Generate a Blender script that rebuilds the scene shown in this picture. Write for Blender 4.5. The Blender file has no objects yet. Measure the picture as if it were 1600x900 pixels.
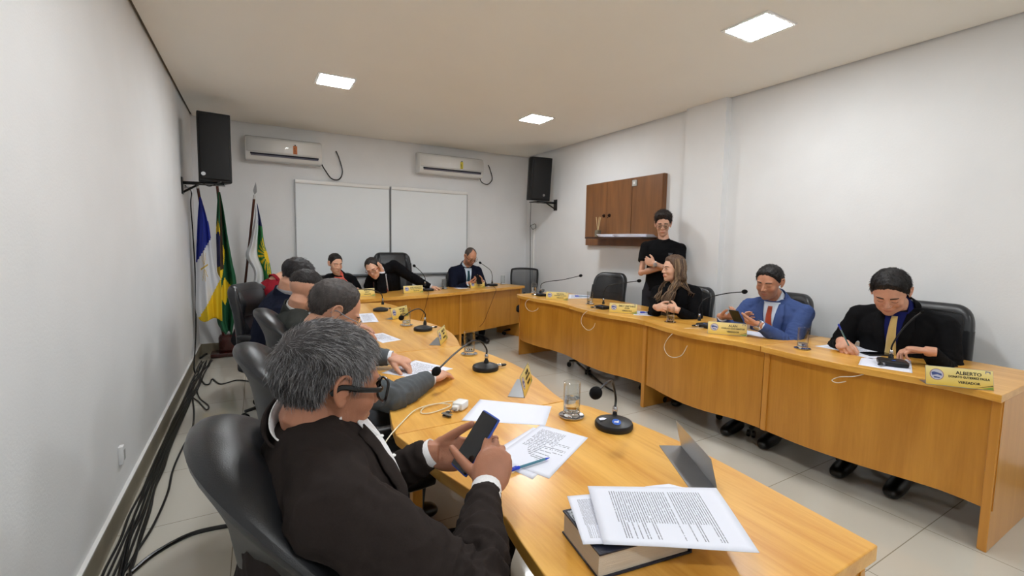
import bpy, bmesh, math, random
import numpy as np
from mathutils import Vector, Matrix, Euler
from mathutils.bvhtree import BVHTree

random.seed(7); np.random.seed(7)
sc = bpy.context.scene
COL = sc.collection
PI = math.pi

# ------------------------------------------------------------------ camera
CF, CCX, CCY = 700.0, 800.0, 435.3
YAW, PITCH, ROLL = 0.518593, 0.083339, 0.016466
EYE = np.array([0.0, 0.0, 1.40])
_F = np.array([math.sin(YAW)*math.cos(PITCH), math.cos(YAW)*math.cos(PITCH), -math.sin(PITCH)])
_R = np.array([math.cos(YAW), -math.sin(YAW), 0.0])
_U = np.cross(_R, _F)
_c, _s = math.cos(ROLL), math.sin(ROLL)
_R, _U = _c*_R + _s*_U, -_s*_R + _c*_U
def ray(px, py): return ((px-CCX)/CF)*_R - ((py-CCY)/CF)*_U + _F
def az(px, py, z):            # point of the place seen at a pixel, at height z
    d = ray(px, py); return EYE + d*(z-EYE[2])/d[2]
def ax(px, py, x):
    d = ray(px, py); return EYE + d*x/d[0]
def ay(px, py, y):
    d = ray(px, py); return EYE + d*y/d[1]
def ad(px, py, dist): return EYE + ray(px, py)*dist
cam_d = bpy.data.cameras.new('camera')
cam = bpy.data.objects.new('camera', cam_d); COL.objects.link(cam)
cam.matrix_world = Matrix(((_R[0], _U[0], -_F[0], EYE[0]), (_R[1], _U[1], -_F[1], EYE[1]), (_R[2], _U[2], -_F[2], EYE[2]), (0, 0, 0, 1)))
cam_d.sensor_width = 36; cam_d.lens = CF*36/1600
cam_d.shift_y = -(450-CCY)/1600
cam_d.clip_start = 0.02
sc.camera = cam
sc.view_settings.view_transform = 'Standard'; sc.view_settings.look = 'None'
sc.view_settings.gamma = 1; sc.view_settings.use_curve_mapping = False
sc.cycles.use_denoising = True
sc.cycles.max_bounces = 10; sc.cycles.diffuse_bounces = 5; sc.cycles.glossy_bounces = 4
sc.cycles.transmission_bounces = 10; sc.cycles.transparent_max_bounces = 10
sc.cycles.caustics_refractive = True; sc.cycles.sample_clamp_indirect = 6

TOP = 0.755       # desk top height
CEIL = 2.753
XL, XR, YB, YF = -0.612, 3.87, 6.33, -2.6

# ------------------------------------------------------------------ materials
MATS = {}
def srgb(r, g, b):
    f = lambda c: (c/255/12.92) if c/255 <= 0.04045 else ((c/255+0.055)/1.055)**2.4
    return (f(r), f(g), f(b), 1)
def pbr(name, col, rough=0.5, metal=0.0, var=0.0, vscale=20, bump=0.0, bscale=60, trans=0, ior=1.45, coat=0, sheen=0, emit=None, estr=0, sss=0, spec=0.5, stretch=None, detail=4):
    if name in MATS: return MATS[name]
    m = bpy.data.materials.new(name); m.use_nodes = True
    nt = m.node_tree; b = nt.nodes['Principled BSDF']
    c = srgb(*col) if max(col) > 1 else (*col, 1)
    b.inputs['Base Color'].default_value = c
    b.inputs['Roughness'].default_value = rough; b.inputs['Metallic'].default_value = metal
    b.inputs['IOR'].default_value = ior
    b.inputs['Transmission Weight'].default_value = trans
    b.inputs['Coat Weight'].default_value = coat; b.inputs['Coat Roughness'].default_value = 0.12
    b.inputs['Sheen Weight'].default_value = sheen
    b.inputs['Specular IOR Level'].default_value = spec
    if sss:
        b.inputs['Subsurface Weight'].default_value = sss
        b.inputs['Subsurface Radius'].default_value = (0.012, 0.004, 0.002); b.inputs['Subsurface Scale'].default_value = 0.6
    if emit:
        b.inputs['Emission Color'].default_value = (*emit, 1); b.inputs['Emission Strength'].default_value = estr
    if var or bump:
        tc = nt.nodes.new('ShaderNodeTexCoord'); src = tc.outputs['Object']
        if stretch:
            mp = nt.nodes.new('ShaderNodeMapping'); mp.inputs['Scale'].default_value = stretch
            nt.links.new(src, mp.inputs[0]); src = mp.outputs[0]
    if var:
        n = nt.nodes.new('ShaderNodeTexNoise'); n.inputs['Scale'].default_value = vscale; n.inputs['Detail'].default_value = detail
        nt.links.new(src, n.inputs['Vector'])
        r = nt.nodes.new('ShaderNodeMapRange'); r.inputs['From Min'].default_value = .3; r.inputs['From Max'].default_value = .7
        r.inputs['To Min'].default_value = 1-var; r.inputs['To Max'].default_value = 1+var
        nt.links.new(n.outputs['Fac'], r.inputs['Value'])
        h = nt.nodes.new('ShaderNodeHueSaturation'); h.inputs['Color'].default_value = c
        nt.links.new(r.outputs[0], h.inputs['Value']); nt.links.new(h.outputs[0], b.inputs['Base Color'])
    if bump:
        n = nt.nodes.new('ShaderNodeTexNoise'); n.inputs['Scale'].default_value = bscale; n.inputs['Detail'].default_value = 5
        nt.links.new(src, n.inputs['Vector'])
        k = nt.nodes.new('ShaderNodeBump'); k.inputs['Strength'].default_value = bump; k.inputs['Distance'].default_value = 0.002
        nt.links.new(n.outputs['Fac'], k.inputs['Height']); nt.links.new(k.outputs[0], b.inputs['Normal'])
    MATS[name] = m; return m
def N(nt, t, **kw):
    n = nt.nodes.new(t)
    for k, v in kw.items():
        if k.startswith('i_'): n.inputs[k[2:].replace('_', ' ')].default_value = v
        else: setattr(n, k, v)
    return n
def wood(name, c1, c2, rough=0.28, axis=1, scale=1.0, coat=0.3):
    if name in MATS: return MATS[name]
    m = bpy.data.materials.new(name); m.use_nodes = True; nt = m.node_tree; b = nt.nodes['Principled BSDF']; L = nt.links.new
    tc = N(nt, 'ShaderNodeTexCoord'); mp = N(nt, 'ShaderNodeMapping')
    s = [9*scale, 9*scale, 9*scale]; s[axis] = 0.9*scale
    mp.inputs['Scale'].default_value = s; L(tc.outputs['Object'], mp.inputs[0])
    n = N(nt, 'ShaderNodeTexNoise', i_Scale=1.3, i_Detail=7, i_Roughness=.62, i_Distortion=.6); L(mp.outputs[0], n.inputs['Vector'])
    s2 = [60*scale]*3; s2[axis] = 2.5*scale
    mp2 = N(nt, 'ShaderNodeMapping'); mp2.inputs['Scale'].default_value = s2; L(tc.outputs['Object'], mp2.inputs[0])
    n2 = N(nt, 'ShaderNodeTexNoise', i_Scale=2.0, i_Detail=3); L(mp2.outputs[0], n2.inputs['Vector'])
    mx = N(nt, 'ShaderNodeMath', operation='MULTIPLY_ADD'); mx.inputs[1].default_value = .25; L(n2.outputs['Fac'], mx.inputs[0]); L(n.outputs['Fac'], mx.inputs[2])
    r = N(nt, 'ShaderNodeValToRGB'); r.color_ramp.elements[0].position = .45; r.color_ramp.elements[1].position = .80
    r.color_ramp.elements[0].color = srgb(*c1); r.color_ramp.elements[1].color = srgb(*c2)
    L(mx.outputs[0], r.inputs[0]); L(r.outputs[0], b.inputs['Base Color'])
    b.inputs['Roughness'].default_value = rough; b.inputs['Coat Weight'].default_value = coat; b.inputs['Coat Roughness'].default_value = .18
    k = N(nt, 'ShaderNodeBump', i_Strength=.05, i_Distance=.001); L(n2.outputs['Fac'], k.inputs['Height']); L(k.outputs[0], b.inputs['Normal'])
    MATS[name] = m; return m
def glass_mat(name='clear_glass', col=(1, 1, 1), ior=1.45):
    if name in MATS: return MATS[name]
    m = bpy.data.materials.new(name); m.use_nodes = True; nt = m.node_tree; nt.nodes.clear()
    g = N(nt, 'ShaderNodeBsdfGlass', i_Roughness=0.0, i_IOR=ior); g.inputs['Color'].default_value = (*col, 1)
    o = N(nt, 'ShaderNodeOutputMaterial'); nt.links.new(g.outputs[0], o.inputs[0]); MATS[name] = m; return m
def thin_glass():
    m = bpy.data.materials.new('thin_clear_glass'); m.use_nodes = True; nt = m.node_tree; nt.nodes.clear()
    t = N(nt, 'ShaderNodeBsdfTransparent'); t.inputs[0].default_value = (.94, .95, .95, 1)
    g = N(nt, 'ShaderNodeBsdfGlossy', i_Roughness=0.02); f = N(nt, 'ShaderNodeLayerWeight', i_Blend=.35); k = N(nt, 'ShaderNodeMath', operation='MULTIPLY_ADD'); k.inputs[1].default_value = .75; k.inputs[2].default_value = .03
    nt.links.new(f.outputs['Facing'], k.inputs[0]); p = N(nt, 'ShaderNodeMath', operation='POWER'); p.inputs[1].default_value = 1.6
    nt.links.new(k.outputs[0], p.inputs[0]); mx = N(nt, 'ShaderNodeMixShader'); nt.links.new(p.outputs[0], mx.inputs[0]); nt.links.new(t.outputs[0], mx.inputs[1]); nt.links.new(g.outputs[0], mx.inputs[2])
    o = N(nt, 'ShaderNodeOutputMaterial'); nt.links.new(mx.outputs[0], o.inputs[0]); return m
def paper_mat(name, lines, mx=.1, m0=.1, m1=.92, dens=.5, fs=70, head=True, tint=(225, 228, 240), ink=(84, 86, 98), flip=False):
    m = bpy.data.materials.new(name); m.use_nodes = True; nt = m.node_tree; b = nt.nodes['Principled BSDF']; L = nt.links.new
    b.inputs['Roughness'].default_value = .6; b.inputs['Specular IOR Level'].default_value = .25
    uv = N(nt, 'ShaderNodeUVMap'); sp = N(nt, 'ShaderNodeSeparateXYZ'); L(uv.outputs[0], sp.inputs[0])
    def M(op, a, bb=None, c=None):
        n = N(nt, 'ShaderNodeMath', operation=op)
        for i, v in enumerate((a, bb, c)):
            if v is None: continue
            if isinstance(v, (int, float)): n.inputs[i].default_value = v
            else: L(v, n.inputs[i])
        return n.outputs[0]
    u, v = sp.outputs[0], sp.outputs[1]
    row = M('MULTIPLY', v, lines); fr = M('FRACT', row); ro = M('FLOOR', row)
    lm = M('MULTIPLY', M('GREATER_THAN', fr, .3), M('LESS_THAN', fr, .72))
    cx = N(nt, 'ShaderNodeCombineXYZ'); L(M('MULTIPLY', u, fs), cx.inputs[0]); L(M('MULTIPLY', ro, 7.31), cx.inputs[1])
    nz = N(nt, 'ShaderNodeTexNoise', i_Scale=1.0, i_Detail=0); L(cx.outputs[0], nz.inputs['Vector'])
    words = M('GREATER_THAN', nz.outputs['Fac'], 1-dens-.05)
    # ragged blocks: whole lines missing now and then, some short
    cr = N(nt, 'ShaderNodeCombineXYZ'); L(M('MULTIPLY', ro, 3.17), cr.inputs[0])
    n3 = N(nt, 'ShaderNodeTexNoise', i_Scale=1.0, i_Detail=0); L(cr.outputs[0], n3.inputs['Vector'])
    keep = M('GREATER_THAN', n3.outputs['Fac'], .34)
    end = M('LESS_THAN', u, M('ADD', M('MULTIPLY', M('GREATER_THAN', n3.outputs['Fac'], .5), .25), 1-mx-.25))
    msk = M('MULTIPLY', M('MULTIPLY', lm, words), M('MULTIPLY', keep, end))
    msk = M('MULTIPLY', msk, M('MULTIPLY', M('GREATER_THAN', u, mx), M('MULTIPLY', M('GREATER_THAN', v, m0), M('LESS_THAN', v, m1))))
    mix = N(nt, 'ShaderNodeMix', data_type='RGBA'); mix.inputs[6].default_value = srgb(*tint); mix.inputs[7].default_value = srgb(*ink)
    L(M('MULTIPLY', msk, .8), mix.inputs[0]); L(mix.outputs[2], b.inputs['Base Color'])
    return m

# ------------------------------------------------------------------ mesh building
class MB:
    def __init__(s): s.v = []; s.f = []; s.uv = None
    def add(s, V, Fc):
        n = len(s.v); s.v.extend([tuple(map(float, p)) for p in V]); s.f.extend([tuple(i+n for i in f) for f in Fc]); return s
    def box(s, c, size, rz=0, M=None, taper=1.0):
        x, y, z = [q/2 for q in size]
        V = [(-x, -y, -z), (x, -y, -z), (x, y, -z), (-x, y, -z), (-x*taper, -y*taper, z), (x*taper, -y*taper, z), (x*taper, y*taper, z), (-x*taper, y*taper, z)]
        R = M if M is not None else np.array(Matrix.Rotation(rz, 3, 'Z'))
        V = (np.array(V) @ np.array(R).T) + np.array(c)
        return s.add(V, [(3, 2, 1, 0), (4, 5, 6, 7), (0, 1, 5, 4), (1, 2, 6, 5), (2, 3, 7, 6), (3, 0, 4, 7)])
    def rbox(s, c, size, r, n=6, M=None, fn=None):
        h = np.array(size)/2; r = min(r, *h)
        bm = bmesh.new(); bmesh.ops.create_cube(bm, size=2); bmesh.ops.subdivide_edges(bm, edges=bm.edges[:], cuts=n, use_grid_fill=True)
        P = np.array([v.co[:] for v in bm.verts]); bm.verts.index_update()
        Fc = [tuple(v.index for v in f.verts) for f in bm.faces]; bm.free()
        P = np.sign(P)*np.abs(P)**0.8*h
        inn = np.clip(P, -(h-r), h-r); d = P-inn; L = np.linalg.norm(d, axis=1, keepdims=True); L[L < 1e-9] = 1
        P = inn + d/L*np.minimum(r, 1e9)
        if fn is not None: P = fn(P)
        if M is not None: P = P @ np.array(M).T
        return s.add(P+np.array(c), Fc)
    def ell(s, c, rad, n=16, M=None, k=2.0):
        V = []; Fc = []
        for i in range(n//2+1):
            t = PI*i/(n//2)
            for j in range(n):
                a = 2*PI*j/n
                V.append((math.sin(t)*math.cos(a), math.sin(t)*math.sin(a), math.cos(t)))
        for i in range(n//2):
            for j in range(n): Fc.append((i*n+j, (i+1)*n+j, (i+1)*n+(j+1) % n, i*n+(j+1) % n))
        V = np.array(V)
        if k != 2: V = V/((np.abs(V)**k).sum(1)**(1/k))[:, None]
        V = V*np.array(rad)
        if M is not None: V = V @ np.array(M).T
        return s.add(V+np.array(c), Fc)
    def tube(s, pts, r, n=8, closed=False, caps=True, sx=1.0, up=None):
        P = [np.array(p, float) for p in pts]; m = len(P)
        R = r if hasattr(r, '__len__') else [r]*m
        T = []
        for i in range(m):
            if closed: t = P[(i+1) % m]-P[i-1]
            else: t = P[min(i+1, m-1)]-P[max(i-1, 0)]
            T.append(t/(np.linalg.norm(t)+1e-12))
        u0 = np.array(up, float) if up is not None else (np.array([0, 0, 1.]) if abs(T[0][2]) < .9 else np.array([1., 0, 0]))
        V = []; prev = None
        for i in range(m):
            t = T[i]
            a = (u0 if prev is None else prev); a = a-t*(a@t); a /= (np.linalg.norm(a)+1e-12); prev = a
            b = np.cross(t, a)
            for j in range(n):
                w = 2*PI*j/n; V.append(P[i]+R[i]*(a*math.cos(w)*sx+b*math.sin(w)))
        Fc = []
        for i in range(m if closed else m-1):
            for j in range(n):
                k = (i+1) % m; Fc.append((i*n+j, i*n+(j+1) % n, k*n+(j+1) % n, k*n+j))
        if caps and not closed: Fc += [tuple(range(n))[::-1], tuple((m-1)*n+j for j in range(n))]
        return s.add(V, Fc)
    def lathe(s, prof, c=(0, 0, 0), n=32, M=None):
        V = []; m = len(prof)
        for (r, z) in prof:
            for j in range(n): V.append((r*math.cos(2*PI*j/n), r*math.sin(2*PI*j/n), z))
        Fc = [(i*n+j, i*n+(j+1) % n, (i+1)*n+(j+1) % n, (i+1)*n+j) for i in range(m-1) for j in range(n)]
        V = np.array(V)
        if M is not None: V = V @ np.array(M).T
        return s.add(V+np.array(c), Fc)
    def prism(s, poly, z0, z1, M=None, c=(0, 0, 0)):
        n = len(poly); V = [(x, y, z0) for x, y in poly]+[(x, y, z1) for x, y in poly]
        Fc = [tuple(range(n))[::-1], tuple(range(n, 2*n))]+[(i, (i+1) % n, n+(i+1) % n, n+i) for i in range(n)]
        V = np.array(V, float)
        if M is not None: V = V @ np.array(M).T
        return s.add(V+np.array(c), Fc)
    def grid(s, nu, nv, fn, wrap=False):
        V = [fn(i/(nu-(0 if wrap else 1)), j/(nv-1)) for j in range(nv) for i in range(nu)]
        Fc = [(j*nu+i, j*nu+(i+1) % nu, (j+1)*nu+(i+1) % nu, (j+1)*nu+i) for j in range(nv-1) for i in range(nu if wrap else nu-1)]
        return s.add(V, Fc)
    def build(s, name, mat, parent=None, smooth=True, angle=35, bevel=0, world=False, uvfn=None, thick=0, sub=0):
        me = bpy.data.meshes.new(name); V = s.v
        o = bpy.data.objects.new(name, me)
        if parent is not None:
            o.parent = parent
            if world:
                W = np.array(wm(parent).inverted()); A = np.array(V); V = (A @ W[:3, :3].T + W[:3, 3]).tolist()
        me.from_pydata(V, [], s.f); me.update()
        if mat is not None:
            for q in (mat if isinstance(mat, (list, tuple)) else [mat]): me.materials.append(q)
        bm = bmesh.new(); bm.from_mesh(me); bmesh.ops.recalc_face_normals(bm, faces=bm.faces[:]); bm.to_mesh(me); bm.free()
        if uvfn:
            ul = me.uv_layers.new(name='UVMap')
            for lp in me.loops: ul.data[lp.index].uv = uvfn(s.v[lp.vertex_index], lp.vertex_index)
        if smooth:
            for p in me.polygons: p.use_smooth = True
            me.set_sharp_from_angle(angle=math.radians(angle))
        COL.objects.link(o)
        if thick:
            q = o.modifiers.new('solid', 'SOLIDIFY'); q.thickness = thick; q.offset = 0
        if bevel:
            q = o.modifiers.new('bevel', 'BEVEL'); q.width = bevel; q.segments = 2; q.limit_method = 'ANGLE'; q.angle_limit = .6
        if sub:
            q = o.modifiers.new('sub', 'SUBSURF'); q.levels = sub; q.render_levels = sub
        return o
_ROOT = {}
def wm(o):
    if o.name in _ROOT: return _ROOT[o.name]
    M = Matrix.LocRotScale(o.location, o.rotation_euler, o.scale)
    return (wm(o.parent) @ M) if o.parent else M
def tag(o, label, cat, group=None, kind=None):
    o['label'] = label; o['category'] = cat
    if group: o['group'] = group
    if kind: o['kind'] = kind
    return o
def thing(name, label, cat, loc=(0, 0, 0), rz=0, group=None):
    o = bpy.data.objects.new(name, None); COL.objects.link(o); o.empty_display_size = .1
    o.location = tuple(map(float, loc)); o.rotation_euler = (0, 0, rz)
    return tag(o, label, cat, group)
def struct(name, mb, mat, **kw):
    o = mb.build(name, mat, **kw); o['kind'] = 'structure'; return o
def dup(root, loc=None, rz=None, label=None, group=None):
    def cp(o, par):
        c = o.copy(); COL.objects.link(c); c.parent = par
        for ch in list(o.children): cp(ch, c)
        return c
    r = cp(root, None)
    if loc is not None: r.location = tuple(map(float, loc))
    if rz is not None: r.rotation_euler = (0, 0, rz)
    if label: r['label'] = label
    if group: r['group'] = group
    return r
def cr(pts, n=8, closed=False):     # Catmull-Rom through points
    P = [np.array(p, float) for p in pts]; m = len(P); out = []
    for i in range(m if closed else m-1):
        p1, p2 = P[i], P[(i+1) % m]
        p0 = P[i-1] if (closed or i > 0) else 2*p1-p2
        p3 = P[(i+2) % m] if (closed or i < m-2) else 2*p2-p1
        for k in range(n):
            t = k/n
            out.append(.5*((2*p1)+(-p0+p2)*t+(2*p0-5*p1+4*p2-p3)*t*t+(-p0+3*p1-3*p2+p3)*t**3))
    if not closed: out.append(P[-1])
    return out
def text_mb(txt, size, bold=0.0, align='CENTER'):
    cu = bpy.data.curves.new('lettering', 'FONT'); cu.body = txt; cu.size = size; cu.align_x = align; cu.align_y = 'CENTER'
    cu.extrude = 0.0003; cu.offset = bold; cu.resolution_u = 2
    o = bpy.data.objects.new('lettering_source', cu); COL.objects.link(o)
    dg = bpy.context.evaluated_depsgraph_get(); me = bpy.data.meshes.new_from_object(o.evaluated_get(dg))
    mb = MB(); mb.add([v.co[:] for v in me.vertices], [tuple(p.vertices) for p in me.polygons])
    bpy.data.objects.remove(o); bpy.data.curves.remove(cu); bpy.data.meshes.remove(me)
    return mb
# ================================================================== materials used widely
M_WALL = pbr('wall_paint', (229, 230, 231), .75, var=.02, vscale=3, bump=.35, bscale=90)
M_CEIL = pbr('ceiling_paint', (244, 241, 233), .85, var=.01, vscale=2)
M_GAP = pbr('shadow_gap', (120, 112, 100), .9)
M_TOP = wood('desk_top_wood', (206, 142, 46), (234, 180, 88), .30, axis=1)
M_TOPX = wood('head_desk_top_wood', (206, 142, 46), (234, 180, 88), .30, axis=0)
M_PANEL = wood('desk_panel_wood', (184, 122, 32), (206, 144, 50), .34, axis=2, scale=.8)
M_EDGE = wood('desk_edge_wood', (196, 132, 46), (214, 152, 64), .34, axis=2, scale=.5)
M_BLK = pbr('black_plastic', (22, 22, 24), .42, bump=.1, bscale=300)
M_BLKS = pbr('black_satin', (14, 14, 15), .3)
M_LEATHER = pbr('black_leather', (30, 31, 34), .34, var=.08, vscale=6, bump=.22, bscale=520, spec=.55)
M_CHROME = pbr('chrome', (200, 200, 205), .12, 1.0)
M_STEEL = pbr('brushed_steel', (165, 166, 168), .3, 1.0, bump=.05, bscale=500)
M_WHITE = pbr('white_plastic', (232, 232, 230), .25)
M_PAPER = pbr('blank_paper', (226, 229, 242), .6, spec=.25)
M_GLASS = glass_mat()
M_WATER = glass_mat('water', ior=1.33)

def floor_mat():
    m = bpy.data.materials.new('porcelain_tile'); m.use_nodes = True; nt = m.node_tree; b = nt.nodes['Principled BSDF']; L = nt.links.new
    tc = N(nt, 'ShaderNodeTexCoord'); mp = N(nt, 'ShaderNodeMapping'); mp.inputs['Location'].default_value = (.22, .13, 0)
    mp.inputs['Rotation'].default_value = (0, 0, PI/2)
    L(tc.outputs['Object'], mp.inputs[0])
    br = N(nt, 'ShaderNodeTexBrick', offset=0.0, squash=1.0); L(mp.outputs[0], br.inputs['Vector'])
    br.inputs['Scale'].default_value = 1; br.inputs['Brick Width'].default_value = .6; br.inputs['Row Height'].default_value = .6
    br.inputs['Mortar Size'].default_value = .0022; br.inputs['Mortar Smooth'].default_value = .2; br.inputs['Bias'].default_value = -.2
    br.inputs['Color1'].default_value = srgb(198, 193, 181); br.inputs['Color2'].default_value = srgb(193, 188, 175); br.inputs['Mortar'].default_value = srgb(140, 132, 116)
    nz = N(nt, 'ShaderNodeTexNoise', i_Scale=1.7, i_Detail=5); L(tc.outputs['Object'], nz.inputs['Vector'])
    mr = N(nt, 'ShaderNodeMapRange'); mr.inputs['To Min'].default_value = .94; mr.inputs['To Max'].default_value = 1.05; L(nz.outputs['Fac'], mr.inputs['Value'])
    h = N(nt, 'ShaderNodeHueSaturation'); L(br.outputs['Color'], h.inputs['Color']); L(mr.outputs[0], h.inputs['Value'])
    L(h.outputs[0], b.inputs['Base Color'])
    b.inputs['Roughness'].default_value = .07; b.inputs['Specular IOR Level'].default_value = .75
    return m
def baseboard_mat():
    return pbr('baseboard_marble', (150, 142, 122), .3, var=.16, vscale=6, detail=8)

# ------------------------------------------------------------------ shell
struct('floor', MB().box(((XL+XR)/2, (YB+YF)/2, -.05), (XR-XL+.4, YB-YF+.4, .1)), floor_mat(), smooth=False)
struct('wall_left', MB().box((XL-.06, (YB+YF)/2, CEIL/2+.1), (.12, YB-YF+.24, CEIL+.2)), M_WALL, smooth=False)
struct('wall_right', MB().box((XR+.06, (YB+YF)/2, CEIL/2+.1), (.12, YB-YF+.24, CEIL+.2)), M_WALL, smooth=False)
struct('wall_back', MB().box(((XL+XR)/2, YB+.06, CEIL/2+.1), (XR-XL, .12, CEIL+.2)), M_WALL, smooth=False)
struct('wall_front', MB().box(((XL+XR)/2, YF-.06, CEIL/2+.1), (XR-XL, .12, CEIL+.2)), M_WALL, smooth=False)
PX0 = XR-.075
struct('wall_pillar', MB().box((XR-.0375+.001, (2.72+3.16)/2, CEIL/2), (.077, .44, CEIL)), M_WALL, smooth=False)
g = .022
struct('ceiling', MB().box(((XL+XR)/2, (YB+YF)/2, CEIL+.03), (XR-XL-2*g, YB-YF-2*g, .06)), M_CEIL, smooth=False)
struct('ceiling_slab', MB().box(((XL+XR)/2, (YB+YF)/2, CEIL+.25), (XR-XL+.3, YB-YF+.3, .1)), M_GAP, smooth=False)
for nm, c, s_ in (('trim_1', (XL+.006, (YB+YF)/2, CEIL+.11), (.012, YB-YF, .18)), ('trim_2', (XR-.006, (YB+YF)/2, CEIL+.11), (.012, YB-YF, .18)), ('trim_3', ((XL+XR)/2, YB-.006, CEIL+.11), (XR-XL, .012, .18))):
    struct(nm, MB().box(c, s_), M_GAP, smooth=False)
BB = baseboard_mat()
struct('baseboard_left', MB().box((XL+.006, (YB+YF)/2, .065), (.012, YB-YF, .13)), BB, smooth=False)
struct('baseboard_right', MB().box((XR-.006, (YB+YF)/2, .065), (.012, YB-YF, .13)), BB, smooth=False)
struct('baseboard_back', MB().box(((XL+XR)/2, YB-.006, .065), (XR-XL, .012, .13)), BB, smooth=False)
struct('trim_4', MB().box((XL+.008, (YB+YF)/2, .134), (.016, YB-YF, .008)), M_WHITE, smooth=False)

# ------------------------------------------------------------------ ceiling lights
LED = pbr('led_diffuser', (1, 1, 1), .5, emit=(.94, .975, 1.0), estr=LIGHT_STR if 'LIGHT_STR' in globals() else 98)
LED.use_nodes = True
def ceil_light(x, y, label):
    t = thing('ceiling_light', label, 'ceiling light', (x, y, CEIL), 0, 'square recessed ceiling lights')
    a = .142; m = MB()
    for c, s_ in (((0, -a, -.004), (2*a+.02, .02, .010)), ((0, a, -.004), (2*a+.02, .02, .010)), ((-a, 0, -.004), (.02, 2*a-.02, .010)), ((a, 0, -.004), (.02, 2*a-.02, .010))): m.box(c, s_)
    m.build('frame', M_WHITE, t, smooth=False)
    MB().box((0, 0, -.006), (2*a-.022, 2*a-.022, .010)).build('diffuser', LED, t, smooth=False)
ceil_light(.63, 4.23, 'square lit ceiling light above the left row, nearer the flags')
ceil_light(2.72, 4.29, 'square lit ceiling light, smallest in the photo, near the back wall')
ceil_light(2.75, 1.78, 'big square lit ceiling light above the right row of desks')
for xx, yy in ((.63, 1.78), (.63, -.9), (2.75, -.9)):
    ceil_light(xx, yy, 'square ceiling light above or behind the viewer, outside the frame')

# ------------------------------------------------------------------ desks
def curve_x(pts, ys):
    P = np.array(cr(pts, 10)); o = np.argsort(P[:, 1]); return np.interp(ys, P[o, 1], P[o, 0])
def strip_between(fa, fb, n):    # closed polygon from two polylines
    return list(fa)+list(reversed(list(fb)))
def desk_unit(front, back, label, group, panel_off, end0, end1, topmat, cat='desk', tint=0, leg0=True, leg1=True, panel_z=.20):
    """front/back: polylines (same count) of the top; panel follows the front, inset towards the back"""
    F = np.array(front); B = np.array(back); c = (F.mean(0)+B.mean(0))/2
    t = thing('curved_desk', label, cat, (c[0], c[1], 0), 0, group)
    loc = lambda P: [(p[0]-c[0], p[1]-c[1]) for p in P]
    MB().prism(strip_between(loc(F), loc(B), 0), TOP-.036, TOP).build('desktop', topmat, t, smooth=False, bevel=.003)
    D = B-F; D /= np.linalg.norm(D, axis=1)[:, None]
    A1 = F+D*panel_off; A2 = F+D*(panel_off+.02)
    k0 = 0; k1 = len(F)
    MB().prism(strip_between(loc(A1[k0:k1]), loc(A2[k0:k1]), 0), panel_z, TOP-.036).build('front_panel', M_PANEL, t, smooth=True, bevel=.001)
    if not (end0 or end1):        # standing on slim feet towards the sitter
        for k in (2, len(F)-3):
            f = B[k]-D[k]*.10
            MB().box((f[0]-c[0], f[1]-c[1], (TOP-.036)/2), (.04, .04, TOP-.036)).build('leg', M_EDGE, t, smooth=False, bevel=.003)
    for k, full in ((0, end0), (len(F)-1, end1)):
        if full is None: continue
        n = k == 0; q = F[1]-F[0] if n else F[-2]-F[-1]; q = q/np.linalg.norm(q)
        f = F[k]+q*.004+D[k]*(panel_off-.012); b_ = (B[k] if full else F[k]+D[k]*(panel_off+.05))+q*.004-(D[k]*.06 if full else 0)
        w = q*.036
        poly = [f, f+w, b_+w, b_]
        MB().prism(loc(poly), 0 if full else panel_z, TOP-.036).build('side_panel', M_EDGE, t, smooth=False, bevel=.004)
    return t
# right row: front edge x as a function of y (bulging units)
RF = [(2.845, .585), (2.872, .72), (2.868, .84), (2.80, 1.14), (2.775, 1.38), (2.785, 1.56), (2.795, 1.66), (2.79, 1.84), (2.735, 2.02), (2.715, 2.2), (2.745, 2.42), (2.795, 2.64), (2.79, 2.86), (2.735, 3.06), (2.72, 3.28), (2.74, 3.5), (2.785, 3.76), (2.78, 3.98), (2.73, 4.22), (2.715, 4.42), (2.72, 4.60), (2.80, 4.80)]
RB = [(3.56, .62), (3.56, 1.1), (3.50, 1.66), (3.46, 2.2), (3.50, 2.66), (3.46, 3.15), (3.50, 3.66), (3.45, 4.2), (3.44, 4.86)]
def make_row(fr, bk, seams, labels, group, off, mat, ends, npt=12):
    for i in range(len(seams)-1):
        ys = np.linspace(seams[i]+.0022, seams[i+1]-.0022, npt)
        F = list(zip(curve_x(fr, ys), ys)); B = list(zip(curve_x(bk, ys), ys))
        e0, e1 = ends[i]
        desk_unit(F, B, labels[i], group, off, e0, e1, mat, leg0=e0 is not None, leg1=e1 is not None)
make_row(RF, RB, [.60, 1.665, 2.665, 3.665, 4.72],
    ['curved wooden desk at the near end of the right row, where the man writes',
     'curved wooden desk of the right row in front of the man in blue suit',
     'curved wooden desk of the right row in front of the seated woman in black',
     'curved wooden desk of the right row in front of the empty black chair'],
    'desk units of the right row', .05, M_TOP, [(True, False), (None, None), (True, None), (None, True)])
LFo = [(1.155, .40), (1.172, .6), (1.188, .8), (1.19, .97), (1.165, 1.18), (1.12, 1.36), (1.075, 1.44), (1.105, 1.6), (1.15, 1.8), (1.165, 2.0), (1.15, 2.2), (1.115, 2.4), (1.07, 2.5), (1.12, 2.66), (1.17, 2.9), (1.18, 3.1), (1.15, 3.35), (1.08, 3.55), (1.13, 3.75), (1.17, 4.05), (1.17, 4.3), (1.10, 4.62)]
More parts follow.
